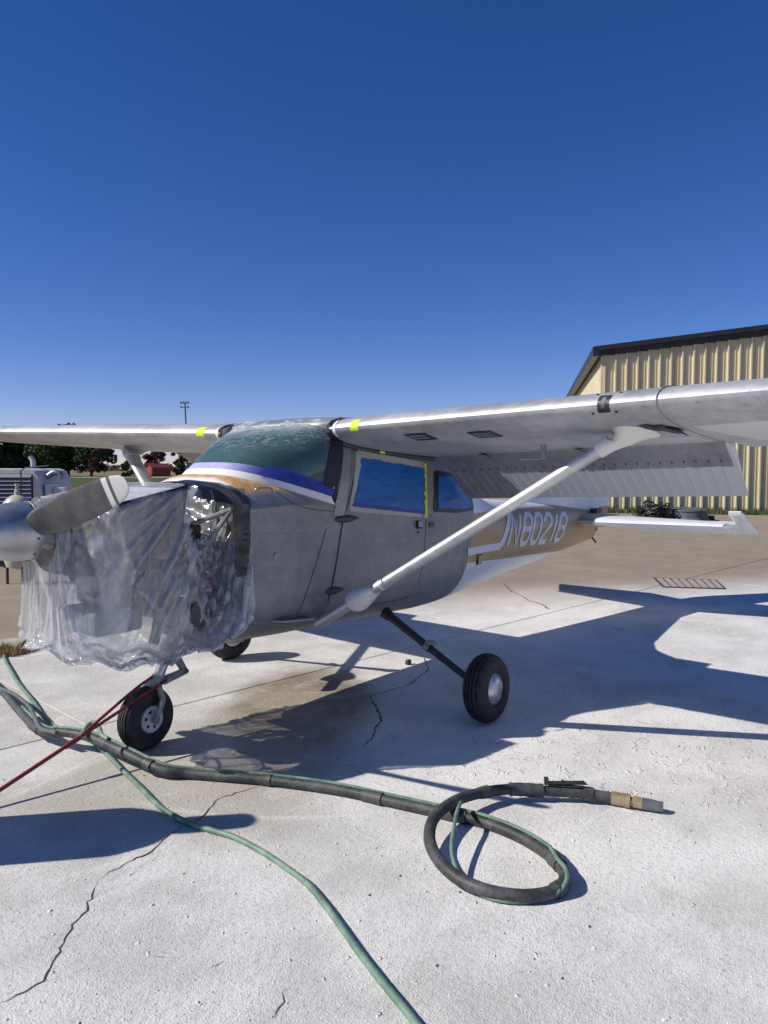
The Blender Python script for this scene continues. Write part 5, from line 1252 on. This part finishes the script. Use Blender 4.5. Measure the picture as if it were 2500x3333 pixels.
hp = gpath([(-260, 2090, .03), (-120, 2150, .03), (0, 2243, .035), (62, 2312, .05), (132, 2377, .075), (220, 2385, .10), (300, 2402, .10), (400, 2447, .085), (520, 2503, .05), (620, 2519, HR), (760, 2530, HR), (900, 2543, HR), (1100, 2571, HR), (1300, 2615, HR), (1420, 2641, HR), (1560, 2672, HR), (1690, 2722, HR), (1795, 2790, HR), (1838, 2845, HR), (1825, 2888, HR), (1765, 2912, HR), (1680, 2916, HR), (1580, 2898, HR+.004), (1490, 2858, .036), (1425, 2795, .05), (1398, 2728, .066), (1415, 2660, .085), (1480, 2608, .083), (1560, 2582, .07), (1660, 2569, .06), (1780, 2575, .05), (1900, 2582, .045), (1998, 2598, .035)])
hs_ = spline(hp, 10); MB().tube(hs_, HR, 16).build('hose_body', MATS['hose'], hb)
def along(i, j=None): return Vector(hs_[i]), (Vector(hs_[min(i+1, len(hs_)-1)])-Vector(hs_[i-1])).normalized()
def band(i, n, r, mat, name='tape_band', wob=.0012, parent=None):
    P = hs_[i:i+n+1]; rr = [r+RNG.normal(0, wob) for _ in P]; return MB().tube(P, rr, 14).build(name, MATS[mat], parent or hb)
idx = {u: min(range(len(hs_)), key=lambda k: np.linalg.norm(hs_[k][:2]-onZ(*u)[:2])) for u in [(140, 2377), (265, 2395), (520, 2503), (870, 2543), (1205, 2594)]}
for u, n, mt in (((140, 2377), 4, 'tape_grey'), ((265, 2395), 1, 'tape_grey'), ((520, 2503), 2, 'tape_grey'), ((870, 2543), 2, 'tape_grey'), ((1205, 2594), 3, 'tape_grey')): band(idx[u], n, HR+.004, mt)
nh = len(hs_); K = lambda k: 10*k
for k, n, r in ((14, 7, .006), (17, 5, .006), (19, 4, .006), (28, 3, .004), (29, 9, .007), (31, 3, .007)): band(min(K(k), nh-n-2), n, HR+r, 'tape_grey')
# green control line taped along the hose
g = []
for i in range(30, K(17)):
    p, t = along(i); side_ = Vector((t.y, -t.x, 0)).normalized(); g.append(p-side_*(HR*.75)+up*(HR*.9))
g = g[::3]+[Vector(q) for q in spline(gpath([(1815, 2795, .062), (1842, 2830, .058), (1843, 2868, .055), (1812, 2906, .03), (1720, 2934, .012), (1640, 2932, .012), (1570, 2914, .012), (1510, 2872, .02), (1482, 2820, .05), (1470, 2760, .075), (1478, 2690, .095), (1488, 2640, .11), (1500, 2612, .10)]), 8)]
MB().tube(g, .0085, 8).build('control_line', MATS['green'], hb)
p0, t0 = along(nh-2); e = Vector(hs_[-1]); t0.normalize(); fwd = (Vector(onZ(2155, 2627, .03))-e).normalized()
MB().lathe([(.0, 0), (.031, 0), (.031, .055), (.033, .057), (.033, .085), (.028, .087), (.0, .088)], e-fwd*.01, fwd, 24).build('brass_coupling', MATS['brass'], hb)
MB().lathe([(.0, .0), (.024, 0), (.024, .010), (.030, .012), (.030, .052), (.0, .053)], e+fwd*.078, fwd, 6).build('brass_nut', MATS['brass'], hb)
LN = (Vector(onZ(2155, 2627, .03))-e).length
MB().lathe([(.0, 0), (.027, 0), (.026, .06), (.022, LN-.125), (.012, LN-.125), (.010, LN-.15)], e+fwd*.13, fwd, 20).build('nozzle', MATS['nozzle'], hb)
q, t = along(K(30)+2); q2, _ = along(K(30)+12); m = MB(); dz = up*(HR+.008)
b = q2+dz-t*.03; a = q+dz; m.bar(a-t*.03, b, .018, .008); m.add([a-t*.05+up*.012+Vector((0, 0, 0)), b+up*.03, b+t*.02+up*.01, a+up*.002], [(0, 1, 2, 3)])
m.bar(a-t*.04+up*.008, b+up*.024, .024, .008); m.bar(a-t*.04, a-t*.04+up*.035, .024, .02, up=t); m.bar(a+t*.04, a+t*.04+up*.025, .02, .014, up=t); m.build('deadman_lever', MATS['dark'], hb, smooth=0, bevel=.002)

gh = thing('green_hose', 'long pale green air hose running from the weeds across the concrete', 'hose', tuple(onZ(760, 2720)))
GR = .0128
P = gpath([(240, 1920, .42), (205, 1965, .33), (160, 2015, .20), (108, 2065, .10), (62, 2102, .035), (25, 2124, GR), (14, 2140, GR), (40, 2190, GR+.005), (62, 2226, GR), (110, 2285, GR), (152, 2345, GR), (198, 2372, GR), (260, 2392, .02), (310, 2420, .02), (345, 2452, .02), (400, 2508, GR), (455, 2560, GR), (520, 2625, GR), (600, 2672, GR), (690, 2703, GR), (760, 2724, GR), (850, 2770, GR), (940, 2830, GR), (1000, 2876, GR), (1055, 2940, GR), (1110, 3015, GR), (1170, 3100, GR), (1240, 3190, GR), (1310, 3275, GR), (1400, 3390, GR), (1500, 3520, GR)])
MB().tube(spline(P, 8), GR, 12).build('hose_body', MATS['green'], gh)
P = gpath([(-60, 2215, .03), (0, 2240, .05), (50, 2262, .075), (95, 2300, .09), (115, 2340, .10), (135, 2372, .10), (185, 2385, .12)])
o = MB().tube(spline(P, 8), .013, 10).build('grey_hose', simple('grey_green_hose', (.10, .12, .105), .6, 0, .2, 20)); tag(o, 'thin grey hose joining the thick black hose at its taped splice', 'hose')
P = gpath([(265, 2395, .13), (285, 2362, .15), (305, 2352, .16), (322, 2366, .15), (332, 2392, .135), (352, 2405, .125)])
MB().tube(spline(P, 8), .0125, 10).build('hose_loop', MATS['green'], gh)

strap = thing('red_tow_strap', 'red bungee strap stretched from the nose gear fork to the ground', 'strap', tuple(onZ(-100, 2637)))
A = Vector(onZ(-150, 2670)); f1 = Vector(onY(542, 2214, -.045)); f0 = Vector(onY(494, 2204, .0))
J = A.lerp(f1, .52)
MB().tube([A, J.lerp(A, .3), J], .0105, 10).build('strap_end', MATS['red_rope'], strap)
MB().tube([J-(f1-J)*.06, J, f1], .0085, 10).build('strap_leg', MATS['red_rope'], strap)
J2 = J+(Vector(onZ(300, 2387, J.z))-Vector(onZ(315, 2395, J.z)))*.0
MB().tube(spline([J, J.lerp(f0, .7)+up*.01, f0], 6), .0085, 10).build('strap_leg', MATS['red_rope'], strap)
MB().tube([J-(f1-J)*.12, J+(f1-J)*.02], .0145, 10).build('strap_joint', MATS['red_rope'], strap)

o = MB().box(tuple(onZ(1329, 2155, .02)), (.045, .035, .04)).build('bolt', MATS['dark'], smooth=0, bevel=.006); tag(o, 'tiny dark bolt head lying on the concrete beneath the fuselage', 'bolt')

# made-up shadow pot standing out of frame shaped for its shadow on the apron
bp = Vector((-1.895, .127, 0)); caster = thing('shadow_caster', 'added unseen upright pot whose shadow falls across the concrete', 'tank', bp)
MB().lathe([(.02, .22), (.12, .28), (.235, .48), (.235, 1.10), (.20, 1.17), (.10, 1.20), (.02, 1.205)], bp, (0, 0, 1), 32).build('vessel', MATS['tank'], caster)
MB().tube([bp+up*1.19, bp+up*1.38, bp+up*1.57], [.055, .085, .075], 16).build('caster_neck', MATS['tank'], caster)
for k in range(3):
    a = k*2.094+.5; q = bp+Vector((math.cos(a)*.2, math.sin(a)*.2, 0)); MB().bar(q, q+up*.6, .04, .04).build('leg', MATS['dark'], caster, smooth=0)
